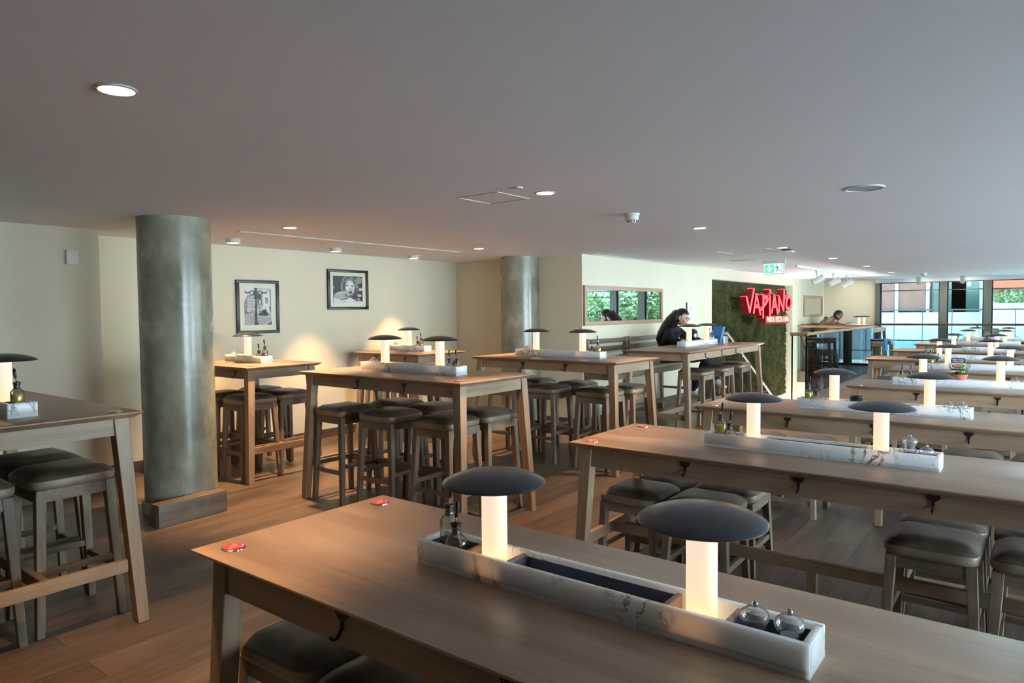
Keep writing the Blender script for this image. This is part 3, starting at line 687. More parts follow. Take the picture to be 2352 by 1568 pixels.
SC = {'V': [[(-.514, 1.673), (-.414, 1.408)], [(-.414, 1.408), (-.289, 1.825)]], 'A': [[(-.21, 1.733), (-.29, 1.392)], [(-.21, 1.733), (-.086, 1.362)], [(-.25, 1.52), (-.14, 1.52)], [(-.255, 1.50), (-.135, 1.50)]],
 'P': [[(.001, 1.71), (.005, 1.298)], [(.005, 1.69), (.065, 1.70), (.14, 1.675), (.155, 1.635), (.088, 1.555), (-.06, 1.446)], [(.03, 1.672), (.13, 1.65)]], 'I': [[(.222, 1.695), (.223, 1.327)]],
 'A2': [[(.364, 1.724), (.291, 1.393)], [(.364, 1.724), (.479, 1.366)], [(.322, 1.525), (.433, 1.525)], [(.317, 1.505), (.44, 1.505)]], 'N': [[(.514, 1.697), (.526, 1.411)], [(.514, 1.697), (.675, 1.429)], [(.694, 1.82), (.677, 1.429)]]}
SA = R(16)
t = thing('neon_sign', 'glowing red VAPIANO restaurant sign with PASTA PIZZA BAR tagline before the moss', 'sign', (-4.2, 13.2, 0), -SA)
# local frame: +Y along the word, +X towards the viewer
def stroke(b, pts, w, x0, x1, grow=0):
    for (p, q_) in zip(pts[:-1], pts[1:]):
        p, q_ = Vector(p), Vector(q_); d = (q_-p).normalized(); nn = Vector((-d.y, d.x)); ww = w+grow; poly = []
        a0 = math.atan2(nn.y, nn.x)
        for k in range(9): a = a0+math.pi*k/8; poly.append((p.x+ww*math.cos(a), p.y+ww*math.sin(a)))
        for k in range(9): a = a0+math.pi+math.pi*k/8; poly.append((q_.x+ww*math.cos(a), q_.y+ww*math.sin(a)))
        b.prism(poly, lambda u: (x0, u[0], u[1]), lambda u: (x1, u[0], u[1]))
def ring(b, cy, cz, ry, rz, w, x0, x1, tilt=.12, n=28):
    P = lambda a, s: (cy+(ry+s)*math.cos(a)+tilt*(rz+s)*math.sin(a), cz+(rz+s)*math.sin(a))
    for k in range(n):
        a0, a1 = 6.28319*k/n, 6.28319*(k+1)/n
        b.prism([P(a0, -w), P(a0, w), P(a1, w), P(a1, -w)], lambda u: (x0, u[0], u[1]), lambda u: (x1, u[0], u[1]))
side = MB(); face = MB()
for L in SC.values():
    for s in L: stroke(side, s, .021, -.13, 0, .006); stroke(face, s, .021, .0005, .004, 0)
ring(side, .856, 1.568, .085, .125, .030, -.13, 0); ring(face, .856, 1.568, .085, .125, .024, .0005, .004)
for b, x0, x1, rr in ((side, -.13, 0, .035), (face, .0005, .004, .03)): b.prism([(.228+rr*math.cos(6.283*k/20), 1.793+1.35*rr*math.sin(6.283*k/20)) for k in range(20)], lambda u: (x0, u[0], u[1]), lambda u: (x1, u[0], u[1]))
side.bm.normal_update()
bmesh.ops.recalc_face_normals(side.bm, faces=side.bm.faces[:])
for f_ in side.bm.faces: f_.material_index = 1 if f_.normal.z > .45 else 0
side.build('letter_box', [M['sign_side'], M['sign_top']], t, smooth=0); face.build('letter_face', M['sign_face'], t, smooth=0)
def text_mesh(txt, size, ext=0.0, sx=1.0, bold=0.0):
    cu = bpy.data.curves.new('tmp_text', 'FONT'); cu.body = txt; cu.size = size; cu.extrude = ext; cu.offset = bold; cu.align_x = 'CENTER'; cu.align_y = 'CENTER'
    o = bpy.data.objects.new('tmp_text', cu); COL.objects.link(o); bpy.context.view_layer.update()
    me = bpy.data.meshes.new_from_object(o.evaluated_get(bpy.context.evaluated_depsgraph_get())); bpy.data.objects.remove(o); bpy.data.curves.remove(cu)
    me.transform(Matrix.Diagonal((sx, 1, 1, 1))); return me
def text_obj(name, txt, size, mat, parent, mtx, ext=.001, fit=None, bold=0.0):
    me = text_mesh(txt, size, ext, 1, bold)
    if fit:
        xs = [v.co.x for v in me.vertices]; ys_ = [v.co.y for v in me.vertices]
        me.transform(Matrix.Diagonal((fit[0]/(max(xs)-min(xs)), fit[1]/(max(ys_)-min(ys_)), 1, 1)))
    me.transform(mtx); me.name = name; me.materials.clear(); me.materials.append(mat)
    o = bpy.data.objects.new(name, me); COL.objects.link(o); o.parent = parent; return o
YZ = Matrix(((0, 0, 1, 0), (1, 0, 0, 0), (0, 1, 0, 0), (0, 0, 0, 1)))   # text x -> +Y, text y -> +Z, facing +X
MB().box(-.10, -.002, .10, .885, 1.18, 1.325, .01).build('tagline_box', M['sign_tagback'], t)
text_obj('tagline', 'PASTA I PIZZA I BAR', .1, M['sign_tag'], t, Matrix.Translation((.0, .495, 1.252)) @ YZ, .002, (.735, .105), .002)
for yy, zz in ((-.45, 1.66), (-.45, 1.47), (.228, 1.80), (.60, 1.44), (.75, 1.25)): MB().tube([(-.5, yy-.05, zz), (-.12, yy, zz)], .012, 8).build('bracket', M['black'], t)
MB().box(-.12, -.09, .66, .68, 1.30, 1.45).build('hanger_strip', M['black'], t, smooth=0)

# ------------------------------------------------------------------ balustrades round the stair
def rail_bar(name, pts, r, mat, parent): return MB().tube(pts, r, 12).build(name, mat, parent)
t = thing('glass_balustrade', 'clear glass balustrade with rounded timber handrail round the stair opening', 'balustrade')
xg = SX1+.01
m = MB(); ys_ = [SY0-.05+k*(SY1-SY0)/5 for k in range(6)]
for a, b in zip(ys_[:-1], ys_[1:]): MB().box(xg-.006, xg+.006, a+.008, b-.008, .0, 1.03).build('glass_panel', M['balu'], t, smooth=0)
m = MB(); m.box(xg-.014, xg+.014, SY0-.063, SY0-.045, 0, 1.03); m.build('edge_strip', M['edge_glass'], t, smooth=0)
m = MB(); m.box(-3.165, -3.147, SY0-.063, SY0-.045, 0, 1.03); m.build('edge_strip', M['edge_glass'], t, smooth=0)
MB().box(-3.145, xg-.016, SY0-.058, SY0-.05, 0, 1.03).build('glass_panel', M['balu'], t, smooth=0)
MB().box(xg-.03, xg+.03, SY0-.07, SY1, .0, .07).build('base_channel', M['steel'], t, smooth=0)
rail_bar('handrail', [(xg, SY0-.06, 1.055), (xg, SY1, 1.055)], .027, M['oak_y'], t)
rail_bar('handrail', [(-3.185, SY0-.055, 1.055), (xg+.02, SY0-.055, 1.055)], .029, M['rail_wood'], t)
t = thing('glass_balustrade', 'glass balustrade with dark red timber rail across the far end of the stair', 'balustrade')
MB().box(SX0+.02, SX1-.0, SY1+.02, SY1+.032, 0, 1.03).build('glass_panel', M['balu'], t, smooth=0)
rail_bar('handrail', [(SX0+.02, SY1+.026, 1.055), (SX1+.06, SY1+.026, 1.055)], .03, M['rail_wood'], t)
t = thing('glass_balustrade', 'short glass end panel with timber rail at the top of the stair by the moss', 'balustrade')
MB().box(SX0+.03, SX0+.30, SY0-.06, SY0-.048, 0, 1.02).build('glass_panel', M['balu'], t, smooth=0)
m = MB(); m.box(SX0+.30, SX0+.315, SY0-.064, SY0-.044, 0, 1.02); m.build('edge_strip', M['edge_glass'], t, smooth=0)
rail_bar('handrail', [(SX0+.03, SY0-.054, 1.045), (SX0+.32, SY0-.054, 1.045)], .025, M['oak_x'], t)
t = thing('stair_handrail', 'sloping timber handrail descending along the moss wall', 'handrail')
rail_bar('rail', [(-4.38, 11.36, 1.05), (-4.38, 11.82, 1.05), (-4.38, 14.2, -.22), (-4.38, 15.4, -.86)], .024, M['oak_y'], t)
for y, z in ((11.6, 1.03), (12.6, .62), (14.0, -.13)): MB().tube([(-4.38, y, z-.01), (-4.38, y, z-.06), (-4.70, y, z-.06)], .009, 8).build('bracket', M['steel'], t)
t = thing('stair_handrail', 'sloping timber handrail fixed inside the clear glass balustrade', 'handrail')
rail_bar('rail', [(-3.03, 11.40, 1.03), (-3.03, 12.75, 0), (-3.03, 15.2, -1.35)], .022, M['oak_y'], t)
for y, z in ((11.6, .87), (12.4, .26)): MB().tube([(-3.03, y, z), (-2.96, y, z)], .009, 8).build('bracket', M['steel'], t)
t = thing('window_guard_rail', 'dark timber guard rail running in front of the end window', 'rail')
rail_bar('handrail', [(-3.3, YW-.25, 1.055), (XR-.2, YW-.25, 1.055)], .026, M['skirting'], t)
for x in (-3.2, -1.2, .8, 2.8): MB().box(x-.02, x+.02, YW-.27, YW-.23, 0, 1.03).build('post', M['mullion'], t, smooth=0)
for a in (-3.18, -1.18, .82): MB().box(a, a+1.96, YW-.255, YW-.245, .08, .98).build('glass_panel', M['balu'], t, smooth=0)
# ------------------------------------------------------------------ furniture
def table_parts(t, L, W, H, ap, hooks=(), back_hooks=True, low=False):
    hx, hy = L/2, W/2
    m = MB(); rings = []
    for z, i in ((H, 0), (H-.007, 0), (H-.028, .030)):
        rings.append([m.bm.verts.new(p) for p in ((-hx+i, -hy+i, z), (hx-i, -hy+i, z), (hx-i, hy-i, z), (-hx+i, hy-i, z))])
    m.bm.faces.new(rings[0]); m.bm.faces.new(list(reversed(rings[2])))
    for a, b in zip(rings[:-1], rings[1:]):
        for k in range(4): m.bm.faces.new((a[k], b[k], b[(k+1) % 4], a[(k+1) % 4]))
    bmesh.ops.bevel(m.bm, geom=m.bm.edges[:], offset=.0018, segments=2, affect='EDGES', profile=.5)
    m.build('tabletop', M['top_x'], t, smooth=30)
    a, z0, z1 = .052, H-.028-ap, H-.028
    w = .02; g = .062; aps = {}
    for s in (-1, 1):
        y = s*(hy-a-w/2); aps[s] = MB().box(-hx+a+g-.01, hx-a-g+.01, y-w/2, y+w/2, z0, z1).build('apron', M['oak_x'], t, smooth=0)
        x = s*(hx-a-w/2); MB().box(x-w/2, x+w/2, -hy+a+g-.01, hy-a-g+.01, z0, z1).build('apron', M['oak_y'], t, smooth=0)
    sp = .045 if H > .9 else .03; i = a-.007
    for sx in (-1, 1):
        for sy in (-1, 1):
            def rc(x, y, s, z):
                xs = sorted((sx*x, sx*(x-s))); ys = sorted((sy*y, sy*(y-s)))
                return [(xs[0], ys[0], z), (xs[1], ys[0], z), (xs[1], ys[1], z), (xs[0], ys[1], z)]
            MB().hexa(rc(hx-i+sp, hy-i+sp, .052, 0), rc(hx-i, hy-i, .066, z1), .002, 1).build('leg', M['oak_z'], t, smooth=0)
    f = lambda z: sp*(1-z/z1)
    zr = .248 if H > .9 else .205; h = .058
    for s in (-1, 1):
        x = s*(hx-i-.034+f(zr+.03)); MB().box(x-.014, x+.014, -hy+i-.02+.05, hy-i+.02-.05, zr, zr+h, .002, 1).build('foot_rail', M['oak_y'], t, smooth=0)
    MB().box(-hx+i+.02, hx-i-.02, -.016, .016, zr, zr+h, .002, 1).build('stretcher', M['oak_x'], t, smooth=0)
    if L > 2: MB().box(-.022, .022, -.022, .022, 0, zr, .002, 1).build('stretcher_foot', M['oak_z'], t, smooth=0)
    for sy in (-1, 1):
        if sy == 1 and not back_hooks: continue
        for x in hooks:
            hb = MB(); z = z1-.022; y = sy*(hy-a)
            P = lambda u, v, d: (x+u, y+sy*d, z+v)
            out = [(-.024, .004), (-.022, .012), (-.012, .014), (0, .011), (.012, .014), (.022, .012), (.024, .004), (.016, -.006), (.006, -.012), (.005, -.034), (-.005, -.034), (-.006, -.012), (-.016, -.006)]
            hb.prism(out, lambda p: P(p[0], p[1], 0), lambda p: P(p[0], p[1], .004))
            hb.tube([P(0, -.028, .004), P(0, -.040, .008), P(0, -.050, .018), P(0, -.050, .030), P(0, -.040, .038)], [.0045, .0045, .0042, .004, .0045], 8)
            ho = hb.build('coat_hook', M['hook'], t)
            for q_ in (-.013, .013): MB().ball(P(q_, .005, .004), .0024, u=8, v=6).build('screw', M['chrome'], ho)
def table(label, cx, cy, L, W, H, rz=0, hooks=(), group=None):
    t = thing('high_table' if H > .9 else 'dining_table', label, 'table', (cx, cy, 0), rz, group)
    table_parts(t, L, W, H, .078 if H > .9 else .097, hooks)
    return t
def stool_maker(high):
    def mk():
        t = thing('bar_stool' if high else 'stool', '', 'stool')
        H = .663 if high else .402; w, d = .178, .184
        m = MB(); n = 10; fs = []
        # cushion: rounded box, slightly domed top
        bm = m.bm; m.box(-w, w, -d, d, H, H+.066)
        bmesh.ops.subdivide_edges(bm, edges=bm.edges[:], cuts=7, use_grid_fill=True)
        for v in bm.verts:
            x, y, z = v.co; k = (z-H)/.066; u, q_ = x/w, y/d
            r = 1-.05*(2*k-1)**4-(.05*k if k > .8 else 0)
            cr = (abs(u)**7+abs(q_)**7)
            if cr > 1: s_ = cr**(-1/7); x, y = x*s_, y*s_
            edge = max(abs(u), abs(q_))
            z += .012*k*(1-edge**3)-.010*k*max(0, edge-.75)/.25
            v.co = (x*r, y*r, z)
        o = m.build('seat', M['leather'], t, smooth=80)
        a = .163; zt = H; ap = .055
        m = MB(); m.box(-a+.03, a-.03, -a, -a+.018, H-ap, H-.001); m.box(-a+.03, a-.03, a-.018, a, H-ap, H-.001); m.box(-a, -a+.018, -a+.03, a-.03, H-ap, H-.001); m.box(a-.018, a, -a+.03, a-.03, H-ap, H-.001)
        m.build('seat_frame', M['stool_x'], t, smooth=0)
        sp = .028 if high else .018
        for sx in (-1, 1):
            for sy in (-1, 1):
                def rc(e, s, z):
                    xs = sorted((sx*e, sx*(e-s))); ys = sorted((sy*e, sy*(e-s)))
                    return [(xs[0], ys[0], z), (xs[1], ys[0], z), (xs[1], ys[1], z), (xs[0], ys[1], z)]
                MB().hexa(rc(a+sp, .033, 0), rc(a+.002, .042, H-.0005), .002, 1).build('leg', M['stool_z'], t, smooth=0)
        e = lambda z: a-.018+sp*(1-z/H)
        zs = ((.235, .285) if high else (.10, .145))
        for s in (-1, 1):
            z = zs[0]; MB().box(-e(z)-.005, e(z)+.005, s*e(z)-.011, s*e(z)+.011, z-.014, z+.016, .002, 1).build('foot_rail', M['stool_x'], t, smooth=0)
            z = zs[1]; MB().box(s*e(z)-.011, s*e(z)+.011, -e(z)-.005, e(z)+.005, z-.014, z+.016, .002, 1).build('foot_rail', M['stool_y'], t, smooth=0)
        return t
    return mk
mk_high, mk_low = stool_maker(True), stool_maker(False)
def stools(where, high, spots, group):
    for x, y, d in spots:
        place('hs' if high else 'ls', mk_high if high else mk_low, ('tall' if high else 'low')+' brown leather stool, %s, %s' % (d, where),
              (x+random.uniform(-.008, .008), y+random.uniform(-.008, .008), 0), R(random.uniform(-2.5, 2.5)), group)

def tray_maker(L):
    def mk():
        t = thing('condiment_tray', '', 'tray'); h, d, w = .066, .117, .0165
        hx, hy = L/2, d/2
        m = MB(); m.box(-hx, hx, -hy, hy, 0, .012)
        m.box(-hx, hx, -hy, -hy+w, .012, h, .003); m.box(-hx, hx, hy-w, hy, .012, h, .003)
        m.box(-hx, -hx+w, -hy+w-.002, hy-w+.002, .012, h, .003); m.box(hx-w, hx, -hy+w-.002, hy-w+.002, .012, h, .003)
        m.build('marble_body', M['marble'], t)
        if L > .8: div = [.164, .300, L-.300, L-.164]; lin = [(.0165, .157), (.308, L-.308), (L-.157, L-.0165)]
        else: div = [.18, L-.18]; lin = [(.0165, .173), (L-.173, L-.0165)]
        for x in div: MB().box(-hx+x-.007, -hx+x+.007, -hy+w, hy-w, .012, h-.006, .002, 1).build('divider', M['marble_brown'], t)
        for a, b in lin:
            m = MB(); q = .0025; x0, x1, y0, y1 = -hx+a+.001, -hx+b-.001, -hy+w+.0005, hy-w-.0005
            m.box(x0, x1, y0, y1, .0122, .016); m.box(x0, x1, y0, y0+q, .016, h-.012); m.box(x0, x1, y1-q, y1, .016, h-.012); m.box(x0, x0+q, y0+q, y1-q, .016, h-.012); m.box(x1-q, x1, y0+q, y1-q, .016, h-.012)
            m.build('liner', M['liner'], t, smooth=0)
        return t
    return mk
mk_tray, mk_small_tray = tray_maker(1.03), tray_maker(.62)
def mk_lamp():
    t = thing('table_lamp', '', 'lamp')
    MB().lathe([(0, 0), (.0285, 0), (.031, .004), (.031, .234), (0, .234)], n=32, sq=2.6).build('lamp_column', M['lamp'], t)
    MB().lathe([(0, .2665), (.03, .2657), (.06, .2625), (.09, .2560), (.115, .2470), (.129, .2400), (.1345, .2360), (.1355, .2335), (.133, .2315), (.11, .2335), (.06, .2340), (0, .2340)], n=64).build('lamp_shade', M['shade'], t, smooth=60)
    return t
def bottle_maker(tall, liq):
    def mk():
        t = thing('oil_bottle' if liq == 'oil' else 'vinegar_bottle', '', 'bottle')
        if tall: r, hb, hs, fill = .0262, .092, .112, {'oil': .084, 'vinegar': .075, 'dark_vinegar': .03}[liq]
        else: r, hb, hs, fill = .0305, .050, .074, {'oil': .050, 'vinegar': .047, 'dark_vinegar': .022}[liq]
        MB().lathe([(0, 0), (r-.003, 0), (r, .003), (r, hb), (r*.8, hb+.010), (.012, hs), (.0115, hs+.012), (.0145, hs+.014), (.0145, hs+.018), (.0115, hs+.0185)], n=28).build('bottle_glass', M['glass'], t, smooth=60)
        MB().lathe([(0, .003), (r-.0022, .003), (r-.0022, fill), (0, fill)], n=28).build('filling', M[liq], t)
        m = MB(); m.lathe([(0, hs-.006), (.0105, hs-.006), (.0105, hs+.019), (.0155, hs+.020), (.0155, hs+.025), (.007, hs+.028), (0, hs+.028)], n=20)
        m.build('stopper', M['black'], t)
        m = MB(); lean = .012; zt = hs+.028
        m.tube([(0, 0, zt), (lean*.3, 0, zt+.018)], .0035, 10); m.mi = 1
        m.tube([(lean*.3, 0, zt+.016), (lean*.7, 0, zt+.040), (lean*.8, 0, zt+.057), (lean*.8, 0, zt+.060)], [.0052, .0058, .0055, .003], 10)
        m.build('spout', [M['chrome'], M['black']], t)
        return t
    return mk
def mill_maker(fill, tall=False):
    def mk():
        t = thing('pepper_mill' if fill != 'salt' else 'salt_mill', '', 'mill'); z = .038 if tall else 0
        if tall: p = [(0, .002), (.023, 0), (.0245, .004), (.0215, .008), (.0215, .05), (.0245, .053), (.0265, .057), (.0255, .062), (.0205, .064)]
        else: p = [(0, .002), (.0255, 0), (.026, .003), (.0215, .010), (.0195, .022), (.0205, .034)]
        p += [(.0200, z+.036), (.0225, z+.039), (.0285, z+.050), (.0295, z+.056), (.0265, z+.064), (.017, z+.071), (.010, z+.073), (0, z+.073)]
        MB().lathe(p, n=28).build('mill_body', M['acrylic'], t, smooth=60)
        zt = .044 if tall else .034
        MB().lathe([(0, .007), (.0165, .007), (.0165, zt*.8), (.0172, zt), (0, zt-.003)], n=20).build('filling', M[fill], t)
        MB().ball((0, 0, z+.079), .0068, u=14, v=10).build('knob', M['chrome'], t)
        return t
    return mk
MK = {'ot': bottle_maker(True, 'oil'), 'os': bottle_maker(False, 'oil'), 'vt': bottle_maker(True, 'vinegar'), 'vs': bottle_maker(False, 'vinegar'), 'dt': bottle_maker(True, 'dark_vinegar'), 'ds': bottle_maker(False, 'dark_vinegar'),
      'pm': mill_maker('pepper'), 'sm': mill_maker('salt'), 'pt': mill_maker('pepper', True), 'cm': mill_maker('chili')}
NM = {'ot': 'tall golden oil bottle', 'os': 'squat golden oil bottle', 'vt': 'tall red oil bottle', 'vs': 'squat bottle of reddish vinegar', 'dt': 'tall nearly empty bottle',
      'ds': 'squat bottle of dark vinegar', 'pm': 'clear pepper mill', 'sm': 'clear salt mill', 'pt': 'tall clear pepper mill', 'cm': 'clear mill of dark spice'}
def tray_set(where, cx, cy, zt, rz=0, small=False, items=(), lamps=(-.283, .283), sides=('left', 'right')):
    """marble tray with its lamps and condiments; items are (kind, along, across[, note]) in tray coordinates"""
    c, s = math.cos(rz), math.sin(rz); W_ = lambda u, v, z: (cx+c*u-s*v, cy+s*u+c*v, zt+z)
    place('tray_s' if small else 'tray', mk_small_tray if small else mk_tray, ('short' if small else 'long')+' white veined marble condiment tray on %s' % where, W_(0, 0, 0), rz, 'marble condiment trays')
    ls = [0] if small else lamps
    for i, u in enumerate(ls):
        lab = 'mushroom lamp with dark dome shade on %s' % where if small else '%s mushroom lamp with dark shade on %s' % (sides[i], where)
        place('lamp', mk_lamp, lab, W_(u, 0, .0125), 0, 'mushroom lamps on the tables')
    for it in items:
        k, u, v = it[:3]; note = it[3]+' ' if len(it) > 3 else ''
        place(k, MK[k], note+'%s in tray on %s' % (NM[k], where), W_(u, v, .0165), rz+R(random.uniform(-40, 40)), 'condiments in the trays')
def puck(label, x, y, z):
    def mk():
        t = thing('table_disc', '', 'disc')
        MB().lathe([(0, 0), (.035, 0), (.0345, .0025), (.031, .0045), (0, .0045)], n=36).build('rim', M['chrome'], t)
        m = MB(); m.lathe([(0, .0052), (.0305, .0052), (.0305, .0046), (0, .0046)], n=36); m.mi = 1
        m.box(-.009, .009, -.008, .010, .0052, .0055, .0); m.mi = 0; m.box(-.006, .006, -.005, .007, .0055, .0057); m.mi = 1
        m.box(-.005, .009, -.021, -.016, .0052, .0055); m.box(-.016, -.002, .015, .018, .0052, .0055)
        for k in range(7): a0, a1 = .1+k*.16, .1+(k+1)*.16; m.poly([(r*math.cos(a), r*math.sin(a), .0054) for r, a in ((.024, a0), (.027, a0), (.027, a1), (.024, a1))])
        m.build('red_face', [M['red_disc'], M['pink']], t)
        return t
    place('puck', mk, label, (x, y, z), R(20), 'red table discs')

# ---- long low tables, in a row going away from the camera
ORD = ['first', 'second', 'third', 'fourth', 'fifth', 'sixth', 'seventh', 'eighth', 'ninth']
LT = [(-.847, 1.375), (-.847, 3.413), (-.852, 5.10), (-.563, 7.10), (-.559, 9.08), (-.822, 10.83), (-.855, 13.05), (-.840, 15.5), (-.845, 17.55)]
LL, LW, LH = 2.26, .745, .76
for i, (cx, cy) in enumerate(LT):
    nm = 'the %s low table' % ORD[i]
    lab = 'long pale oak dining table, %s low table of the row counted from the camera' % ORD[i]
    if i == 3:
        lows = table(lab, cx, cy, 1.68, LW, LH, 0, (-.29, .28), 'long low tables'); cur = lows
    elif i == 4:
        cur = dup(lows); cur.location = (cx, cy, 0); cur['label'] = lab
    elif i == 0:
        low0 = table(lab, cx, cy, LL, LW, LH, 0, (-.50, .02, .52), 'long low tables'); cur = low0
    else:
        cur = dup(low0); cur.location = (cx, cy, 0); cur['label'] = lab
    sp = []
    dy0, dy1 = (.245, -.14) if i else (-.10, .3)
    for side, yy in (('near side', cy-LW/2+(.42-.0) if i in (1, 2) else cy-LW/2+.29), ('far side', cy-LW/2+.80 if i in (1, 2) else cy-LW/2+.68)):
        if i == 0 and side == 'far side': continue
        if i > 4 and side == 'far side' : pass
        for u, d in ([(-.62, 'end seat'), (-.23, 'second seat'), (.23, 'third seat'), (.62, 'fourth seat')] if i in (3, 4) else [(-.93, 'end seat'), (-.55, 'second seat'), (.49, 'third seat'), (.87, 'fourth seat')]):
            if i == 0 and u > 0: continue
            if i > 4 and u > 0: continue
            sp.append((cx+u, yy, d+' on the '+side))
    stools('at '+nm, False, sp, 'low stools at the long tables')
B0, B1, M0, M1 = (-.452, .012), (-.408, -.016), (.398, .004), (.462, -.006)
def LS(i, items, dx=0): tray_set('the %s low table' % ORD[i], LT[i][0]+dx, LT[i][1]+(.003 if i else .006), LH, 0, False, items)
LS(0, [('dt', -.462, .018), ('ds', -.412, -.008), ('pm', .395, .0), ('sm', .462, .002)])
LS(1, [('ot', -.452, .008), ('vs', -.400, -.008), ('pt', .395, .0), ('sm', .458, .002)])
LS(2, [('ot', -.452, .008), ('vs', -.398, .0), ('pm', .39, 0), ('sm', .46, 0)])
LS(3, [('os', -.452, .0), ('vs', -.385, .0), ('pm', .39, 0), ('sm', .455, 0)])
LS(4, [('ot', -.44, .0), ('os', -.385, .0), ('pm', .40, 0)])
LS(5, [('vs', -.44, .0), ('ds', -.38, .0), ('pm', .39, 0), ('sm', .455, 0)])
LS(6, [('ot', -.44, .0), ('ds', -.385, .0), ('sm', .42, 0)])
LS(7, [('ot', -.44, .0), ('sm', .42, 0)])
LS(8, [('pm', .40, 0), ('sm', .46, 0)])
tin = thing('black_tin', 'ribbed black tin standing in the tray on the third low table', 'tin', (LT[2][0]-.143, LT[2][1]+.0, LH+.0165))
m = MB(); pr = [(0, 0), (.041, 0), (.0415, .002)]
for k in range(6): pr += [(.0395, .012+k*.008), (.041, .016+k*.008)]
pr += [(.041, .076), (.0425, .078), (.042, .081), (.039, .081), (.039, .006), (0, .006)]
m.lathe(pr, n=36).build('can', M['black'], tin)
def herb_maker():
    t = thing('potted_herb', '', 'potted plant')
    MB().lathe([(0, 0), (.036, 0), (.0475, .062), (.050, .062), (.050, .072), (.046, .072), (.044, .062), (0, .060)], n=32).build('pot', M['terracotta'], t)
    m = MB(); rnd = random.Random(3)
    for k in range(26):
        a = rnd.uniform(0, 6.28); b = rnd.uniform(.2, 1.0); l = rnd.uniform(.05, .13); p = Vector((.02*math.cos(a), .02*math.sin(a), .055)); d = Vector((math.cos(a)*b, math.sin(a)*b, 1)).normalized()
        pts = [p+d*l*j/4+Vector((0, 0, .01*(j/4)**2)) for j in range(5)]; m.tube(pts, .0011, 5)
        for j in range(26):
            q_ = p+d*l*(.25+.75*j/26); n_ = Vector((rnd.gauss(0, 1), rnd.gauss(0, 1), rnd.gauss(.3, .6))).normalized(); w = n_.cross(d).normalized()*.0013; e = q_+n_*rnd.uniform(.010, .018)
            m.poly([q_-w, q_+w, e])
    m.build('sprigs', M['herb'], t, smooth=0)
    t.scale = (1.3, 1.3, 1.3); return t
def card_maker():
    t = thing('table_card', '', 'card')
    m = MB(); r = [(-.037, .0), (.037, .0), (.037, .082), (.034, .086), (-.034, .086), (-.037, .082)]
    m.prism(r, lambda p: (p[0], 0, p[1]), lambda p: (p[0], .0015, p[1])); m.box(-.013, .013, -.001, .004, -.022, .004); m.build('card', M['carddark'], t, smooth=0)
    m = MB(); y = -.0006
    def el(mi, cx, cz, rx, rz_, yy): m.mi = mi; m.poly([(cx+rx*math.cos(6.283*k/24), yy, cz+rz_*math.sin(6.283*k/24)) for k in range(24)])
    m.poly([(-.037, y, .022), (.037, y, .022), (.037, y, .056), (-.037, y, .056)]); el(1, 0, .038, .033, .014, y-.0003); el(0, 0, .041, .027, .011, y-.0006); m.mi = 2; el(2, 0, .0405, .024, .0095, y-.0009)
    m.mi = 3; m.poly([(-.037, y, .0), (.037, y, -.0), (.037, y, .008), (-.037, y, .010)])
    m.build('picture', [M['plate'], M['carddark'], M['food'], M['paper']], t, smooth=0)
    XZ = Matrix(((1, 0, 0, 0), (0, 0, -1, 0), (0, 1, 0, 0), (0, 0, 0, 1)))
    text_obj('lettering', 'SWEET THINGS', .01, M['cardtext'], t, Matrix.Translation((0, -.001, .076)) @ XZ, .0003, (.062, .009), .0002)
    t.scale = (1.4, 1.4, 1.4)
    text_obj('lettering', 'HAPPEN HERE', .01, M['cardtext'], t, Matrix.Translation((0, -.001, .064)) @ XZ, .0003, (.056, .008), .0002)
    return t
for i, u in ((3, -.012), (7, .02), (8, .06)):
    x, y = LT[i][0]+u, LT[i][1]
    place('herb', herb_maker, 'rosemary in a terracotta pot on the tray of the %s low table' % ORD[i], (x, y, LH+.0165), R(40*i), 'herb pots')
    place('card', card_maker, 'small dark menu card stuck in the herb pot on the %s low table' % ORD[i], (x-.005, y-.036, LH+.0165+.115), R(8), 'menu cards')
g = thing('glass_bowl', 'clear stemless glass bowl lying in the tray on the fifth low table', 'glass', (LT[4][0]-.16, LT[4][1], LH+.0165))
MB().lathe([(0, 0), (.02, 0), (.040, .02), (.046, .045), (.042, .07), (.040, .07), (.043, .045), (.037, .022), (0, .004)], n=28).build('bowl', M['acrylic'], g, smooth=60)
# ---- high tables
HH = 1.0
tl2 = table('long high oak table right behind the left end of the first low table', -3.765, 3.645, 1.70, .815, HH, 0, (-.21, .285), 'high tables')
t3 = dup(tl2); t3.location = (-3.765, 5.685, 0); t3.rotation_euler[2] = R(-1.2); t3['label'] = 'long high oak table standing in front of the rear concrete column'
t0 = dup(tl2); t0.location = (-4.20, 1.085, 0); t0['label'] = 'high oak table beside the thick concrete column, cut by the photo edge'
tl1 = table('small high oak table under the street lamp picture behind the thick column', -5.83, 3.585, 1.07, .765, HH, 0, (-.2, .28), 'high tables')
t5 = dup(tl1); t5.location = (-5.85, 5.615, 0); t5['label'] = 'small high oak table in the corner under the picture of the child'
t4 = table('long high oak table along the mirror wall where the woman sits', -3.41, 8.25, 2.5, .83, HH, R(90), (-.7, -.2, .28), 'high tables')
t6 = table('high oak table on the far side of the stair where the man sits', -3.42, 18.05, 1.9, .80, HH, R(90), (), 'high tables')
G = 'tall stools at the high tables'
stools('at the high table behind the first low table', True, [(-4.34, 3.465, 'near side left'), (-3.83, 3.485, 'near side middle'), (-3.27, 3.485, 'near side right'), (-4.22, 3.905, 'far side left'), (-3.77, 3.90, 'far side middle'), (-3.26, 3.895, 'far side right')], G)
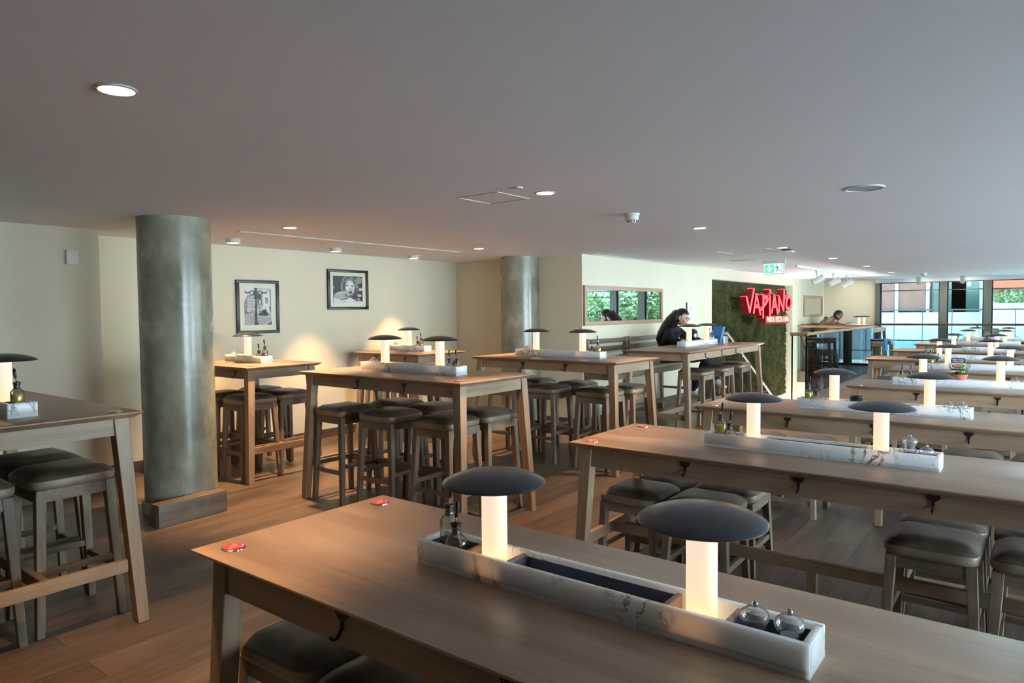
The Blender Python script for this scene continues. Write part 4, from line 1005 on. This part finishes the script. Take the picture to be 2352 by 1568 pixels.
stools('at the high table before the rear column', True, [(-4.32, 5.56, 'near side left'), (-3.83, 5.55, 'near side middle'), (-3.26, 5.56, 'near side right'), (-4.30, 5.985, 'far side left'), (-3.78, 5.975, 'far side middle'), (-3.20, 5.97, 'far side right')], G)
stools('at the high table beside the thick column', True, [(-3.72, 1.275, 'far side right'), (-3.72, .86, 'near side right'), (-4.14, 1.29, 'far side second'), (-4.16, .86, 'near side second')], G)
stools('at the small table under the street picture', True, [(-5.60, 3.41, 'near side right'), (-6.05, 3.43, 'near side left'), (-5.68, 3.83, 'far side right'), (-6.10, 3.85, 'far side left')], G)
stools('at the small corner table', True, [(-5.62, 5.44, 'near side right'), (-6.06, 5.44, 'near side left'), (-5.64, 5.86, 'far side right'), (-6.08, 5.86, 'far side left')], G)
stools("at the woman's high table", True, [(-3.36, 8.03, 'closest to the camera'), (-3.35, 8.68, 'middle one'), (-3.35, 9.33, 'farthest one')], G)
stools("at the man's high table", True, [(-2.98, 17.35, 'the one under a blue cloth'), (-2.96, 18.1, 'bare one nearest the window')], G)
tray_set('the high table behind the first low table', -3.80, 3.665, HH, R(180), False, [('os', -.462, -.01), ('ds', -.405, .008), ('pm', .392, .012), ('sm', .448, -.012)], (-.303, .288), sides=('right', 'left'))
tray_set('the high table before the rear column', -3.805, 5.69, HH, R(178), False, [('ot', -.455, -.006), ('ds', -.395, .01), ('pm', .392, .01), ('sm', .448, -.01)], sides=('right', 'left'))
tray_set('the high table beside the thick column', -4.11, 1.085, HH, R(180), False, [('ot', -.45, 0), ('pm', .40, 0)], sides=('right', 'left'))
tray_set('the small table under the street picture', -5.93, 3.61, HH, R(180), True, [('vt', -.26, -.012), ('ds', -.205, .014), ('pm', .25, 0)])
tray_set('the small corner table', -5.94, 5.70, HH, R(180), True, [('ot', -.205, 0), ('vs', -.145, .0), ('pm', .20, .012), ('sm', .25, -.01)])
tray_set("the woman's high table", -3.49, 8.41, HH, R(90), False, [('pm', -.455, .01), ('cm', -.40, -.008), ('vt', .40, .012), ('dt', .455, -.01)], sides=('near', 'far'))
tray_set("the man's high table", -3.45, 18.15, HH, R(90), False, [('vt', .40, 0)], sides=('near', 'far'))
for lab, x, y, z in (('red disc on the near left corner of the first low table', -1.885, 1.085, LH), ('red disc on the far left corner of the first low table', -1.90, 1.665, LH),
                     ('red disc on the near left corner of the second low table', -1.885, 3.13, LH), ('red disc on the far left corner of the second low table', -1.88, 3.70, LH),
                     ('red disc on the near left corner of the third low table', -1.88, 4.82, LH), ('red disc on the near left corner of the fourth low table', -1.31, 6.82, LH),
                     ('red disc on the right corner of the high table behind the first low table', -3.01, 3.33, HH), ('red disc on the right corner of the high table beside the thick column', -3.43, 1.40, HH),
                     ('red disc on the right corner of the small table under the street picture', -5.38, 3.30, HH), ('red disc on the right corner of the high table before the rear column', -3.02, 5.36, HH), ('red disc on the right corner of the small corner table', -5.40, 5.33, HH)):
    puck(lab, x, y, z)
# ---- high benches with slatted backs
def bench_maker(L):
    def mk():
        t = thing('high_bench', '', 'bench'); d = .40   # origin at the wall, +X into the room, length along Y
        for y in (.028, L-.028):
            MB().hexa([(.02, y-.024, 0), (.07, y-.024, 0), (.07, y+.024, 0), (.02, y+.024, 0)], [(.0, y-.024, 1.10), (.042, y-.024, 1.10), (.042, y+.024, 1.10), (.0, y+.024, 1.10)], .002, 1).build('back_post', M['stool_z'], t, smooth=0)
            MB().hexa([(d+.02, y-.022, 0), (d+.06, y-.022, 0), (d+.06, y+.022, 0), (d+.02, y+.022, 0)], [(d-.045, y-.022, .665), (d, y-.022, .665), (d, y+.022, .665), (d-.045, y+.022, .665)], .002, 1).build('leg', M['stool_z'], t, smooth=0)
            MB().box(.06, d+.03, y-.012, y+.012, .30, .335).build('side_rail', M['stool_x'], t, smooth=0)
        for z in (1.03, .93, .80): MB().box(.012, .032, .05, L-.05, z, z+.06, .002, 1).build('back_slat', M['stool_y'], t, smooth=0)
        m = MB(); m.box(d-.03, d-.008, .05, L-.05, .60, .665); m.box(.03, .05, .05, L-.05, .60, .665); m.box(.05, d-.03, .03, .05, .60, .665); m.box(.05, d-.03, L-.05, L-.03, .60, .665); m.build('seat_frame', M['stool_y'], t, smooth=0)
        MB().box(d-.01, d+.035, .04, L-.04, .20, .25, .003, 1).build('foot_rail', M['stool_y'], t, smooth=0)
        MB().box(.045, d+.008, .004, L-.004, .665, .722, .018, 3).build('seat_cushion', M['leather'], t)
        return t
    return mk
mkb = bench_maker(1.07)
for y, lab in ((7.34, 'high slatted bench under the wide mirror, the one next to the wall corner'), (8.42, 'high slatted bench on which the woman in black sits'), (17.0, 'high slatted bench on which the man in the beige shirt sits'), (18.08, 'high slatted bench between the seated man and the end window')):
    place('bench', mkb, lab, (XM+.01, y, 0), 0, 'high benches')
# ---- loose things on the woman's and the man's tables
def tumbler(label, x, y, z):
    def mk():
        t = thing('drinking_glass', '', 'glass')
        MB().lathe([(0, 0), (.027, 0), (.034, .095), (.032, .095), (.0255, .006), (0, .006)], n=28).build('glass_body', M['acrylic'], t, smooth=50); return t
    place('tumbler', mk, label, (x, y, z), 0, 'water glasses')
tumbler("empty water glass beside the tray end on the woman's table", -3.34, 8.95, HH); tumbler("second empty water glass behind the first on the woman's table", -3.37, 9.06, HH)
t = thing('steel_flask', "shiny dark steel flask standing between the lamps on the woman's table", 'flask', (-3.64, 8.62, HH))
MB().lathe([(0, 0), (.045, 0), (.05, .006), (.05, .16), (.042, .185), (0, .188)], n=32).build('body', plain('dark_steel', srgb(90, 92, 96), .12, metal=1), t)
MB().lathe([(0, .188), (.028, .188), (.028, .205), (0, .206)], n=24).build('lid', M['black'], t)
t = thing('blue_carton', "open blue paper bag on the woman's table beyond the far lamp", 'bag', (-3.52, 9.2, HH))
MB().hexa([(-.05, -.03, 0), (.02, -.03, 0), (.02, .03, 0), (-.05, .03, 0)], [(-.075, -.04, .22), (.075, -.04, .22), (.075, .04, .22), (-.075, .04, .22)]).build('carton', M['bluecard'], t, smooth=0)
t = tag(MB().box(-.006, .006, -.02, .02, 0, .14, .003).build('red_phone', M['maroon'], loc=(-3.63, 8.36, HH), rz=R(20)), "dark red phone propped beside the near lamp on the woman's table", 'phone')
g = MB(); g.ball((0, 0, .055), 1, (.13, .17, .075), 24, 16)
for v in g.bm.verts:
    n_ = v.co.copy(); v.co += Vector((random.uniform(-.014, .014), random.uniform(-.014, .014), random.uniform(-.012, .012)))
    if v.co.z < 0: v.co.z = 0
tag(g.build('paper_bag', M['bag'], loc=(-3.56, 17.62, HH), smooth=25), "crumpled pale paper bag lying in front of the man's hands", 'bag')
g = MB(); g.box(-.19, .19, -.2, .2, 0, .018, .008, 2); g.box(.172, .19, -.16, .16, -.24, .0, .006)
for v in g.bm.verts: v.co += Vector((random.uniform(-.004, .004), random.uniform(-.004, .004), 0))
tag(g.build('blue_cloth', M['bluecloth'], loc=(-2.98, 17.35, .742)), 'bright blue cloth draped over a tall stool by the far balustrade', 'cloth')
# ------------------------------------------------------------------ people
def skin_mesh(chains, root, sub=2):
    """chains: lists of (point, rx, ry); points shared by position are welded. Returns an evaluated skinned mesh."""
    verts, idx, rad, edges = [], {}, [], []
    def vid(p, rx, ry):
        k = tuple(round(c, 4) for c in p)
        if k not in idx: idx[k] = len(verts); verts.append(p); rad.append((rx, ry))
        return idx[k]
    for ch in chains:
        ids = [vid(*c) for c in ch]
        edges += [(a, b) for a, b in zip(ids[:-1], ids[1:])]
    me = bpy.data.meshes.new('tmp_skel'); me.from_pydata(verts, edges, [])
    o = bpy.data.objects.new('tmp_skel', me); COL.objects.link(o)
    md = o.modifiers.new('s', 'SKIN'); md.use_smooth_shade = True; md.branch_smoothing = .6
    for i, r in enumerate(rad):
        sv = me.skin_vertices[0].data[i]; sv.radius = r; sv.use_root = (tuple(round(c, 4) for c in verts[i]) == tuple(round(c, 4) for c in root))
    s2 = o.modifiers.new('u', 'SUBSURF'); s2.levels = sub; s2.render_levels = sub
    bpy.context.view_layer.update()
    ev = bpy.data.meshes.new_from_object(o.evaluated_get(bpy.context.evaluated_depsgraph_get()))
    bpy.data.objects.remove(o); bpy.data.meshes.remove(me)
    return ev
def union(meshes, voxel, keep=.99):
    bm = bmesh.new()
    for me in meshes: bm.from_mesh(me)
    me = bpy.data.meshes.new('tmp_union'); bm.to_mesh(me); bm.free()
    o = bpy.data.objects.new('tmp_union', me); COL.objects.link(o)
    md = o.modifiers.new('r', 'REMESH'); md.mode = 'VOXEL'; md.voxel_size = voxel; md.use_smooth_shade = True
    sm = o.modifiers.new('m', 'SMOOTH'); sm.factor = .5; sm.iterations = 3
    bpy.context.view_layer.update()
    ev = bpy.data.meshes.new_from_object(o.evaluated_get(bpy.context.evaluated_depsgraph_get()))
    bpy.data.objects.remove(o); bpy.data.meshes.remove(me)
    bm = bmesh.new(); bm.from_mesh(ev); seen = set(); isl = []
    for v in bm.verts:
        if v in seen: continue
        st, cur = [v], []; seen.add(v)
        while st:
            a = st.pop(); cur.append(a)
            for e_ in a.link_edges:
                b_ = e_.other_vert(a)
                if b_ not in seen: seen.add(b_); st.append(b_)
        isl.append(cur)
    isl.sort(key=len); bmesh.ops.delete(bm, geom=[v for c_ in isl if len(c_) < keep*len(isl[-1]) for v in c_], context='VERTS'); bm.to_mesh(ev); bm.free()
    return ev
def head_mesh(c, pitch, s=1.0):
    """a head looking along +X, tilted down by pitch"""
    b = MB(); b.ball((0, 0, 0), 1, (.094, .074, .112), 32, 24)
    for v in b.bm.verts:
        x, y, z = v.co
        if z < 0:
            k = min(1, -z/.112); v.co.y *= 1-.34*k*k; v.co.x = x*(1-.12*k)+.018*k
        if x > .05 and z > .02: v.co.x *= .96
        if x > .04 and abs(y) > .012 and -.0 < z < .035: v.co.x -= .007      # eye hollows
    rt = Matrix.Rotation(R(18), 3, 'Y')
    b.hexa([(.080, -.016, -.034), (.104, -.012, -.034), (.104, .012, -.034), (.080, .016, -.034)], [(.074, -.007, .022), (.086, -.004, .022), (.086, .004, .022), (.074, .007, .022)])  # nose
    b.ball((.086, 0, -.058), .02, (.6, 1.15, .5), 12, 8); b.ball((.074, 0, -.092), .024, (.8, 1, .8), 12, 8)    # lips and chin
    for s_ in (-1, 1):
        b.ball((-.006, s_*.075, -.004), .03, (.62, .28, 1.1), 12, 8); b.ball((.070, s_*.036, -.026), .026, (.7, .8, .9), 10, 8)
    m4 = Matrix.Translation(c) @ Matrix.Rotation(pitch, 4, 'Y') @ Matrix.Scale(s, 4)
    bmesh.ops.transform(b.bm, matrix=m4, verts=b.bm.verts[:])
    return b.mesh('tmp_head', M['eye']), m4
def hand_chains(w, d, up, side, scale=1.0):
    """palm and five curled fingers from wrist w along d"""
    d, up = Vector(d).normalized(), Vector(up).normalized(); lat = up.cross(d).normalized()*side
    out = []; pk = w+d*.085*scale
    palm = [(tuple(w), .024, .019), (tuple(w+d*.045*scale), .034, .016), (tuple(pk), .036, .014)]
    out.append(palm); fing = []
    for k, (o, l) in enumerate(((-.027, .066), (-.009, .075), (.009, .07), (.026, .055))):
        b = pk+lat*o; fing.append([(tuple(b-d*.012), .0095, .0095), (tuple(b+d*l*.4*scale), .009, .009), (tuple(b+d*l*.75*scale-up*.012), .0085, .0085), (tuple(b+d*l*.95*scale-up*.030), .0075, .0075)])
    t0 = w+d*.03-lat*.028; fing.append([(tuple(t0), .011, .011), (tuple(t0+d*.03-lat*.022-up*.006), .010, .010), (tuple(t0+d*.058-lat*.026-up*.014), .0085, .0085)])
    return palm, fing
def person(label, loc, rz, J, skin, pitch, voxel=.0048):
    t = thing('person', label, 'person', loc, rz)
    V = Vector
    ms = []
    tors = [(J['pelvis'], .15, .115), (J['waist'], .125, .098), (J['chest'], .145, .108), (J['upper'], .125, .092), (J['neck'], .056, .056), (J['headb'], .050, .050)]
    chains = [tors]
    for s in ('L', 'R'):
        chains.append([(J['upper'], .125, .092), (J['sh'+s], .058, .056), (J['el'+s], .043, .041), (J['wr'+s], .027, .024)])
        chains.append([(J['pelvis'], .15, .115), (J['hip'+s], .098, .092), (J['kn'+s], .064, .064), (J['cf'+s], .054, .054), (J['an'+s], .038, .038)])
        a, d = V(J['an'+s]), V(J['toe'+s])-V(J['an'+s])
        chains.append([(J['an'+s], .038, .038), (tuple(a+d*.5+V((0, 0, -.02))), .042, .032), (tuple(a+d), .034, .022)])
    ms.append(skin_mesh(chains, J['pelvis']))
    for s, sg in (('L', 1), ('R', -1)):
        palm, fing = hand_chains(V(J['wr'+s]), V(J['hd'+s]), (0, 0, 1), sg)
        ms.append(skin_mesh([palm], palm[0][0], 1))
        for f in fing: ms.append(skin_mesh([f], f[0][0], 1))
    hm, m4 = head_mesh(V(J['head']), pitch); ms.append(hm)
    me = union(ms, voxel); me.name = 'body'; me.materials.clear(); me.materials.append(M[skin])
    o = bpy.data.objects.new('body', me); COL.objects.link(o); o.parent = t
    # eyes, brows and mouth
    b = MB()
    for s_ in (-1, 1):
        b.mi = 0; b.ball(m4 @ V((.082, s_*.031, .010)), .0095, (1, 1.25, .7), 10, 8); b.tube([m4 @ V((.088, s_*.016, .028)), m4 @ V((.087, s_*.034, .033)), m4 @ V((.074, s_*.05, .028))], .0035, 6)
    b.mi = 1; b.tube([m4 @ V((.094, -.02, -.058)), m4 @ V((.099, 0, -.057)), m4 @ V((.094, .02, -.058))], .004, 6)
    b.build('face_features', [M['eye'], M['lip']], t)
    return t, m4
def garment(t, name, chains, root, mat, extra=()):
    me = skin_mesh(chains, root); me.name = name
    if extra: me = union([me]+list(extra), .008); me.name = name
    me.materials.clear(); me.materials.append(M[mat]); o = bpy.data.objects.new(name, me); COL.objects.link(o); o.parent = t; return o
def shoe(t, an, toe, mat):
    a, d = Vector(an), (Vector(toe)-Vector(an))
    me = skin_mesh([[(tuple(a+Vector((0, 0, .015))-d*.15), .044, .046), (tuple(a+d*.35+Vector((0, 0, -.015))), .046, .042), (tuple(a+d*.75+Vector((0, 0, -.02))), .045, .032), (tuple(a+d*1.12+Vector((0, 0, -.012))), .036, .022)]], tuple(a+Vector((0, 0, .015))-d*.15), 2)
    me.materials.clear(); me.materials.append(M[mat]); o = bpy.data.objects.new('shoe', me); COL.objects.link(o); o.parent = t
def hair_cap(m4, back=1.10, front=.055):
    b = MB(); b.ball((-.008, 0, .012), 1, (.104, .086, .116), 32, 20)
    dead = [v for v in b.bm.verts if (v.co.x > front-.35*max(0, v.co.z-.02) and v.co.z < .055) or v.co.z < -.075 or (v.co.x > .012 and v.co.z < .03)]
    bmesh.ops.delete(b.bm, geom=dead, context='VERTS')
    r = bmesh.ops.solidify(b.bm, geom=b.bm.faces[:], thickness=.012)
    bmesh.ops.transform(b.bm, matrix=m4, verts=b.bm.verts[:]); return b
# woman in black, long hair, glasses, seated sideways to the camera
J = dict(pelvis=(0, 0, .815), waist=(.045, 0, .94), chest=(.10, 0, 1.07), upper=(.15, 0, 1.17), neck=(.20, 0, 1.235), headb=(.235, 0, 1.29), head=(.275, 0, 1.350),
 shL=(.15, .165, 1.165), elL=(.27, .225, 1.03), wrL=(.50, .13, 1.035), hdL=(1, -.25, -.06), shR=(.15, -.165, 1.165), elR=(.24, -.235, 1.02), wrR=(.47, -.15, 1.035), hdR=(1, .25, -.06),
 hipL=(.05, .095, .81), knL=(.58, .10, .80), cfL=(.54, .10, .62), anL=(.36, .10, .33), toeL=(.50, .10, .285),
 hipR=(.05, -.095, .81), knR=(.62, -.05, .84), cfR=(.70, -.02, .66), anR=(.76, 0, .50), toeR=(.89, .0, .44))
t, m4 = person('person in black with long black hair and glasses seated at a high table reading', (-4.21, 8.92, 0), 0, J, 'skin_a', R(20))
garment(t, 'jacket', [[((-.005, 0, .80), .158, .135), (J['waist'], .145, .118), (J['chest'], .158, .122), (J['upper'], .138, .105), ((.19, 0, 1.222), .075, .07)],
    [(J['upper'], .138, .105), (J['shL'], .074, .072), (J['elL'], .058, .056), (J['wrL'], .042, .038)], [(J['upper'], .138, .105), (J['shR'], .074, .072), (J['elR'], .058, .056), (J['wrR'], .042, .038)]], J['chest'], 'blackcloth')
garment(t, 'trousers', [[(J['waist'], .120, .10), (J['pelvis'], .158, .125)]]+[[(J['pelvis'], .158, .125), (J['hip'+s], .108, .104), (J['kn'+s], .078, .080), (J['cf'+s], .074, .074), (J['an'+s], .058, .058)] for s in 'LR'], J['pelvis'], 'navy')
for s in 'LR': shoe(t, J['an'+s], J['toe'+s], 'sneaker')
hb = hair_cap(m4); hm = hb.mesh('tmp', M['hair'])
lh = MB(); lh.tube([(.245, 0, 1.40), (.20, 0, 1.365), (.13, 0, 1.295), (.06, 0, 1.205), (0, 0, 1.115), (-.045, 0, 1.03), (-.065, .01, .96)], [.070, .088, .096, .094, .086, .066, .02], 20)
for v in lh.bm.verts: v.co.y *= 1.15
lh.build('long_hair', M['hair'], t, smooth=80)
bn = MB()
for k in range(7): bn.ball((.172+random.uniform(-.02, .02), random.uniform(-.04, .04), 1.425+random.uniform(-.02, .018)), .021, u=10, v=8)
bnm = bn.mesh('tmp2', M['hair'])
me = union([hm, bnm], .007, .05); me.name = 'hair'; me.materials.clear(); me.materials.append(M['hair']); o = bpy.data.objects.new('hair', me); COL.objects.link(o); o.parent = t
g = MB()
for s_ in (-1, 1):
    g.tube([m4 @ Vector((.100, s_*.034+.024*math.cos(k*.5236), .006+.02*math.sin(k*.5236))) for k in range(13)], .0016, 6, False); g.tube([m4 @ Vector((.098, s_*.058, .012)), m4 @ Vector((.01, s_*.081, .012))], .0016, 6)
g.tube([m4 @ Vector((.102, -.010, .010)), m4 @ Vector((.102, .010, .010))], .0016, 6)
g.build('glasses', M['darkframe'], t)
tag(MB().box(-.02, .16, -.11, .11, 0, .012, .002).build('open_book', M['paper'], loc=(-3.70, 8.90, HH)), 'white sheaf of paper lying under the woman\'s hands', 'paper')
# man in beige t-shirt leaning over the table
J = dict(pelvis=(0, 0, .82), waist=(.0, 0, .95), chest=(.06, 0, 1.09), upper=(.17, 0, 1.19), neck=(.265, 0, 1.225), headb=(.315, 0, 1.25), head=(.375, 0, 1.290),
 shL=(.17, .185, 1.165), elL=(.40, .25, 1.045), wrL=(.62, .13, 1.045), hdL=(1, -.25, -.06), shR=(.17, -.185, 1.165), elR=(.38, -.25, 1.045), wrR=(.60, -.14, 1.045), hdR=(1, .25, -.06),
 hipL=(.06, .10, .81), knL=(.52, .14, .80), cfL=(.50, .14, .62), anL=(.44, .14, .35), toeL=(.60, .14, .30), hipR=(.06, -.10, .81), knR=(.52, -.14, .80), cfR=(.50, -.14, .62), anR=(.42, -.14, .35), toeR=(.58, -.14, .30))
t, m4 = person('person in a beige t-shirt leaning over a high table beyond the stair', (-4.28, 17.85, 0), 0, J, 'skin_b', R(38))
garment(t, 'tshirt', [[((-.01, 0, .80), .158, .128), (J['waist'], .142, .115), (J['chest'], .162, .122), (J['upper'], .130, .100), ((.245, 0, 1.218), .078, .072)],
    [(J['upper'], .130, .100), (J['shL'], .08, .076), ((.29, .22, 1.105), .068, .066)], [(J['upper'], .130, .100), (J['shR'], .08, .076), ((.28, -.22, 1.105), .068, .066)]], J['chest'], 'khaki')
garment(t, 'trousers', [[(J['waist'], .120, .10), (J['pelvis'], .156, .124)]]+[[(J['pelvis'], .156, .124), (J['hip'+s], .106, .104), (J['kn'+s], .078, .078), (J['cf'+s], .07, .07), (J['an'+s], .056, .056)] for s in 'LR'], J['pelvis'], 'navy')
for s in 'LR': shoe(t, J['an'+s], J['toe'+s], 'sneaker')
hb = hair_cap(m4); hb.build('hair', M['hair'], t)
MB().ball(m4 @ Vector((.004, -.083, -.012)), .011, (1, .8, 1.6), 10, 8).build('earbud', M['white'], t)
# ------------------------------------------------------------------ outside
def out_struct(o): o['kind'] = 'structure'; return o
out_struct(MB().box(-16, 26, YW+.5, 60, -.5, -.25).build('ground_terrace', plain('terrace_paving', srgb(196, 192, 184), .9, noise=.05, nscale=2), smooth=0))
out_struct(MB().box(XR+.4, 30, -12, YW+.5, -.5, -.25).build('ground_walkway', M['paper'] if False else plain('walk_paving', srgb(196, 200, 202), .9, noise=.05, nscale=2), smooth=0))
bl = thing('opposite_building', 'glazed terracotta and white building across the terrace beyond the end window', 'building', (0, 27, -.25))
MB().box(-14, .35, .3, 6, 0, 7).build('wall', plain('building_render', srgb(100, 104, 106), .8), bl, smooth=0)
tc = plain('terracotta_panel', srgb(84, 54, 44), .7, noise=.08, nscale=3)
dk = plain('dark_glazing', srgb(46, 64, 60), .12, coat=.3); wp = plain('white_frame', srgb(128, 136, 140), .5)
for x0, x1 in ((-5.1, -4.1), (-4.0, -3.05), (-1.55, -1.05)): MB().box(x0, x1, .1, .3, 1.60, 3.2).build('terracotta_panel', tc, bl, smooth=0)
for x0, x1, z0, z1 in ((-3.0, -2.05, 1.55, 3.2), (-2.45, -1.62, 1.55, 3.2), (-5.1, -3.0, .1, .55)): MB().box(x0, x1, .18, .3, z0, z1).build('window', dk, bl, smooth=0)
for x in (-3.12, -1.62, -4.05): MB().box(x-.05, x+.05, .05, .3, 0, 3.2).build('white_frame', wp, bl, smooth=0)
MB().box(-14, .3, -.1, .3, .62, 1.55).build('white_parapet', wp, bl, smooth=0)
MB().box(-5.2, .3, -.12, -.1, 0, .58).build('plinth', plain('blue_grey_render', srgb(80, 104, 110), .7), bl, smooth=0)
MB().box(-14, .35, -.25, .4, 3.2, 3.6).build('canopy', plain('canopy_metal', srgb(104, 112, 126), .5), bl, smooth=0)
t = thing('terrace_railing', 'dark slender metal railing on the terrace beyond the end window', 'railing', (0, 24.2, -.25))
m = MB(); m.box(-9, .2, -.02, .02, 1.62, 1.66); m.box(-9, .2, -.015, .015, .35, .38)
for k in range(13): m.box(-9+k*.76-.012, -9+k*.76+.012, -.012, .012, 0, 1.62)
m.build('bars', M['darkframe'], t, smooth=0)
t = thing('orange_awning', 'bright orange awning band seen through the right end window', 'awning', (0, 25.6, -.25))
MB().box(-1.5, .25, 0, .6, 2.26, 2.62).build('fascia', plain('orange_fascia', srgb(214, 62, 28), .6), t, smooth=0); MB().box(-1.5, .25, 0, 1.3, 2.62, 2.66).build('roof', M['white_rim'], t, smooth=0)
t = thing('white_wall', 'low bright white garden wall on the terrace below the hedge', 'wall', (0, 25.2, -.25))
MB().box(-1.5, .25, 0, .3, 0, 1.82).build('wall_slab', wp, t, smooth=0)
def bush(name, label, cat, loc, boxes, n, leaf, mat='leaf', trunk=None, seed=1):
    t = thing(name, label, cat, loc); rnd = random.Random(seed); m = MB()
    for k in range(n):
        c, r = boxes[k % len(boxes)]
        d = Vector((rnd.gauss(0, 1), rnd.gauss(0, 1), rnd.gauss(0, 1))).normalized()*(rnd.random()**.4)
        p = Vector(c)+Vector((d.x*r[0], d.y*r[1], d.z*r[2]))
        u = Vector((rnd.gauss(0, 1), rnd.gauss(0, 1), rnd.gauss(0, 1))).normalized(); w = u.orthogonal().normalized(); l = leaf*rnd.uniform(.6, 1.4)
        m.poly([p-u*l, p+w*l*.45, p+u*l, p-w*l*.45])
    m.build('foliage', M[mat], t, smooth=0)
    if trunk:
        m = MB(); m.tube([(0, 0, 0), (.05, .03, trunk*.5), (0, 0, trunk)], [.16, .12, .07], 10)
        for c, r in boxes: m.tube([(.03, .02, trunk*.55), ((c[0])*.6, c[1]*.6, c[2]*.8), tuple(c)], [.06, .04, .02], 8)
        m.build('trunk', M['bark'], t)
    return t
bush('hedge', 'clipped green hedge behind the white garden wall outside', 'hedge', (0, 25.75, -.25), [((-1.2+.35*k, 0, 2.0), (.3, .2, .3)) for k in range(5)], 2600, .035, seed=5)
TB = [((0, 0, 4.2), (1.6, 1.6, 1.5)), ((.9, .4, 3.0), (1.2, 1.2, 1.0)), ((-.9, -.3, 3.1), (1.2, 1.2, 1.0)), ((.2, -.9, 2.2), (1.1, 1.0, .8)), ((-.3, .8, 1.6), (1.2, 1.0, .9)), ((.6, -.2, .9), (1.1, .9, .8))]
tr0 = bush('tree', 'leafy green tree outside the end window, the one next to the opposite building', 'tree', (3.2, 24.4, -.25), TB, 9000, .11, trunk=3.6, seed=8)
for x, y, r, w in ((7.0, 24.6, 70, 'second from the opposite building'), (5.0, 28.7, 160, 'between and behind the first two'), (9.2, 29.0, 220, 'tall one in the back row'), (2.9, 31.5, 310, 'farthest one beside the opposite building'), (12.5, 19.5, 20, 'at the corner of the right window wall'), (12.5, 13.0, 120, 'along the right window wall by the sixth low table'), (12.5, 7.0, 250, 'along the right window wall by the fourth low table')):
    c = dup(tr0); c.location = (x, y, -.25); c.rotation_euler[2] = R(r); c['label'] = 'leafy green tree outside the windows, '+w
# ------------------------------------------------------------------ light, world, camera
wd = bpy.data.worlds.new('sky'); bpy.context.scene.world = wd; wd.use_nodes = True
nt = wd.node_tree; bg = nt.nodes['Background']
tc_ = node(nt, 'ShaderNodeTexCoord'); sx = node(nt, 'ShaderNodeSeparateXYZ'); nt.links.new(tc_.outputs['Generated'], sx.inputs[0])
rp = node(nt, 'ShaderNodeValToRGB'); e = rp.color_ramp.elements
e[0].position = 0; e[0].color = (.76, .87, 1.0, 1); e[1].position = .6; e[1].color = (.50, .68, 1.0, 1)
nt.links.new(sx.outputs['Z'], rp.inputs['Fac']); nt.links.new(rp.outputs[0], bg.inputs['Color']); bg.inputs['Strength'].default_value = SKY
def sun(energy, rot, col):
    l = bpy.data.lights.new('sun', 'SUN'); l.energy = energy; l.angle = R(.6); l.color = col
    o = bpy.data.objects.new('sun', l); COL.objects.link(o); o.rotation_euler = rot
sun(SUN, (R(38), 0, R(-105)), (1, .98, .95))
def portal(loc, rot, sx_, sy_):
    l = bpy.data.lights.new('window_portal', 'AREA'); l.shape = 'RECTANGLE'; l.size = sx_; l.size_y = sy_; l.cycles.is_portal = True
    o = bpy.data.objects.new('window_portal', l); COL.objects.link(o); o.location = loc; o.rotation_euler = rot
portal((XR+.2, 7.5, 1.05), (R(90), 0, R(90)), 23.4, 2.0)
portal((.1, YW+.22, 1.05), (R(90), 0, R(180)), 6.9, 2.05)
for i, (x, y, z, k) in enumerate(SPOTS):
    l = bpy.data.lights.new('downlight_beam', 'SPOT'); l.energy = SPOT*k;  l.color = (1, .60, .30); l.spot_size = R(64 if z < CEIL-.03 else 78); l.spot_blend = .6; l.shadow_soft_size = .03
    o = bpy.data.objects.new('downlight_beam', l); COL.objects.link(o); o.location = (x, y, z)
l = bpy.data.lights.new('stairwell_fill', 'POINT'); l.energy = 90; l.color = (1, .9, .8); l.shadow_soft_size = .15  # unseen fill light without a fixture, added to brighten the dark stairwell
o = bpy.data.objects.new('stairwell_fill', l); COL.objects.link(o); o.location = (-3.6, 14.6, -1.2)
for x, y, z in WASH:
    l = bpy.data.lights.new('washer_beam', 'SPOT'); l.energy = 20; l.color = (1, .92, .80); l.spot_size = R(110); l.spot_blend = .8; l.shadow_soft_size = .04
    o = bpy.data.objects.new('washer_beam', l); COL.objects.link(o); o.location = (x, y, z); o.rotation_euler = (R(58), 0, 0)
cam = bpy.data.cameras.new('camera'); co = bpy.data.objects.new('camera', cam); COL.objects.link(co)
yaw, pitch, roll, f = R(37.66835), R(2.46900), R(-.54288), 1582.708
fw = Vector((-math.sin(yaw)*math.cos(pitch), math.cos(yaw)*math.cos(pitch), -math.sin(pitch))); rt = Vector((math.cos(yaw), math.sin(yaw), 0)); up = rt.cross(fw)
r2 = math.cos(roll)*rt+math.sin(roll)*up; u2 = -math.sin(roll)*rt+math.cos(roll)*up
co.matrix_world = Matrix(((r2.x, u2.x, -fw.x, 0), (r2.y, u2.y, -fw.y, 0), (r2.z, u2.z, -fw.z, 1.45), (0, 0, 0, 1)))
cam.sensor_width = 36; cam.lens = 36*f/2352; cam.clip_start = .02; cam.clip_end = 200
sc = bpy.context.scene; sc.camera = co
sc.view_settings.view_transform = 'Standard'; sc.view_settings.look = 'None'; sc.view_settings.gamma = 1; sc.view_settings.use_curve_mapping = False
sc.view_settings.exposure = EXPO
cy = sc.cycles; cy.use_denoising = True; cy.adaptive_threshold = .025; cy.max_bounces = 9; cy.diffuse_bounces = 4; cy.glossy_bounces = 4; cy.transmission_bounces = 10; cy.transparent_max_bounces = 16
cy.caustics_reflective = False; cy.caustics_refractive = False; cy.sample_clamp_indirect = 6
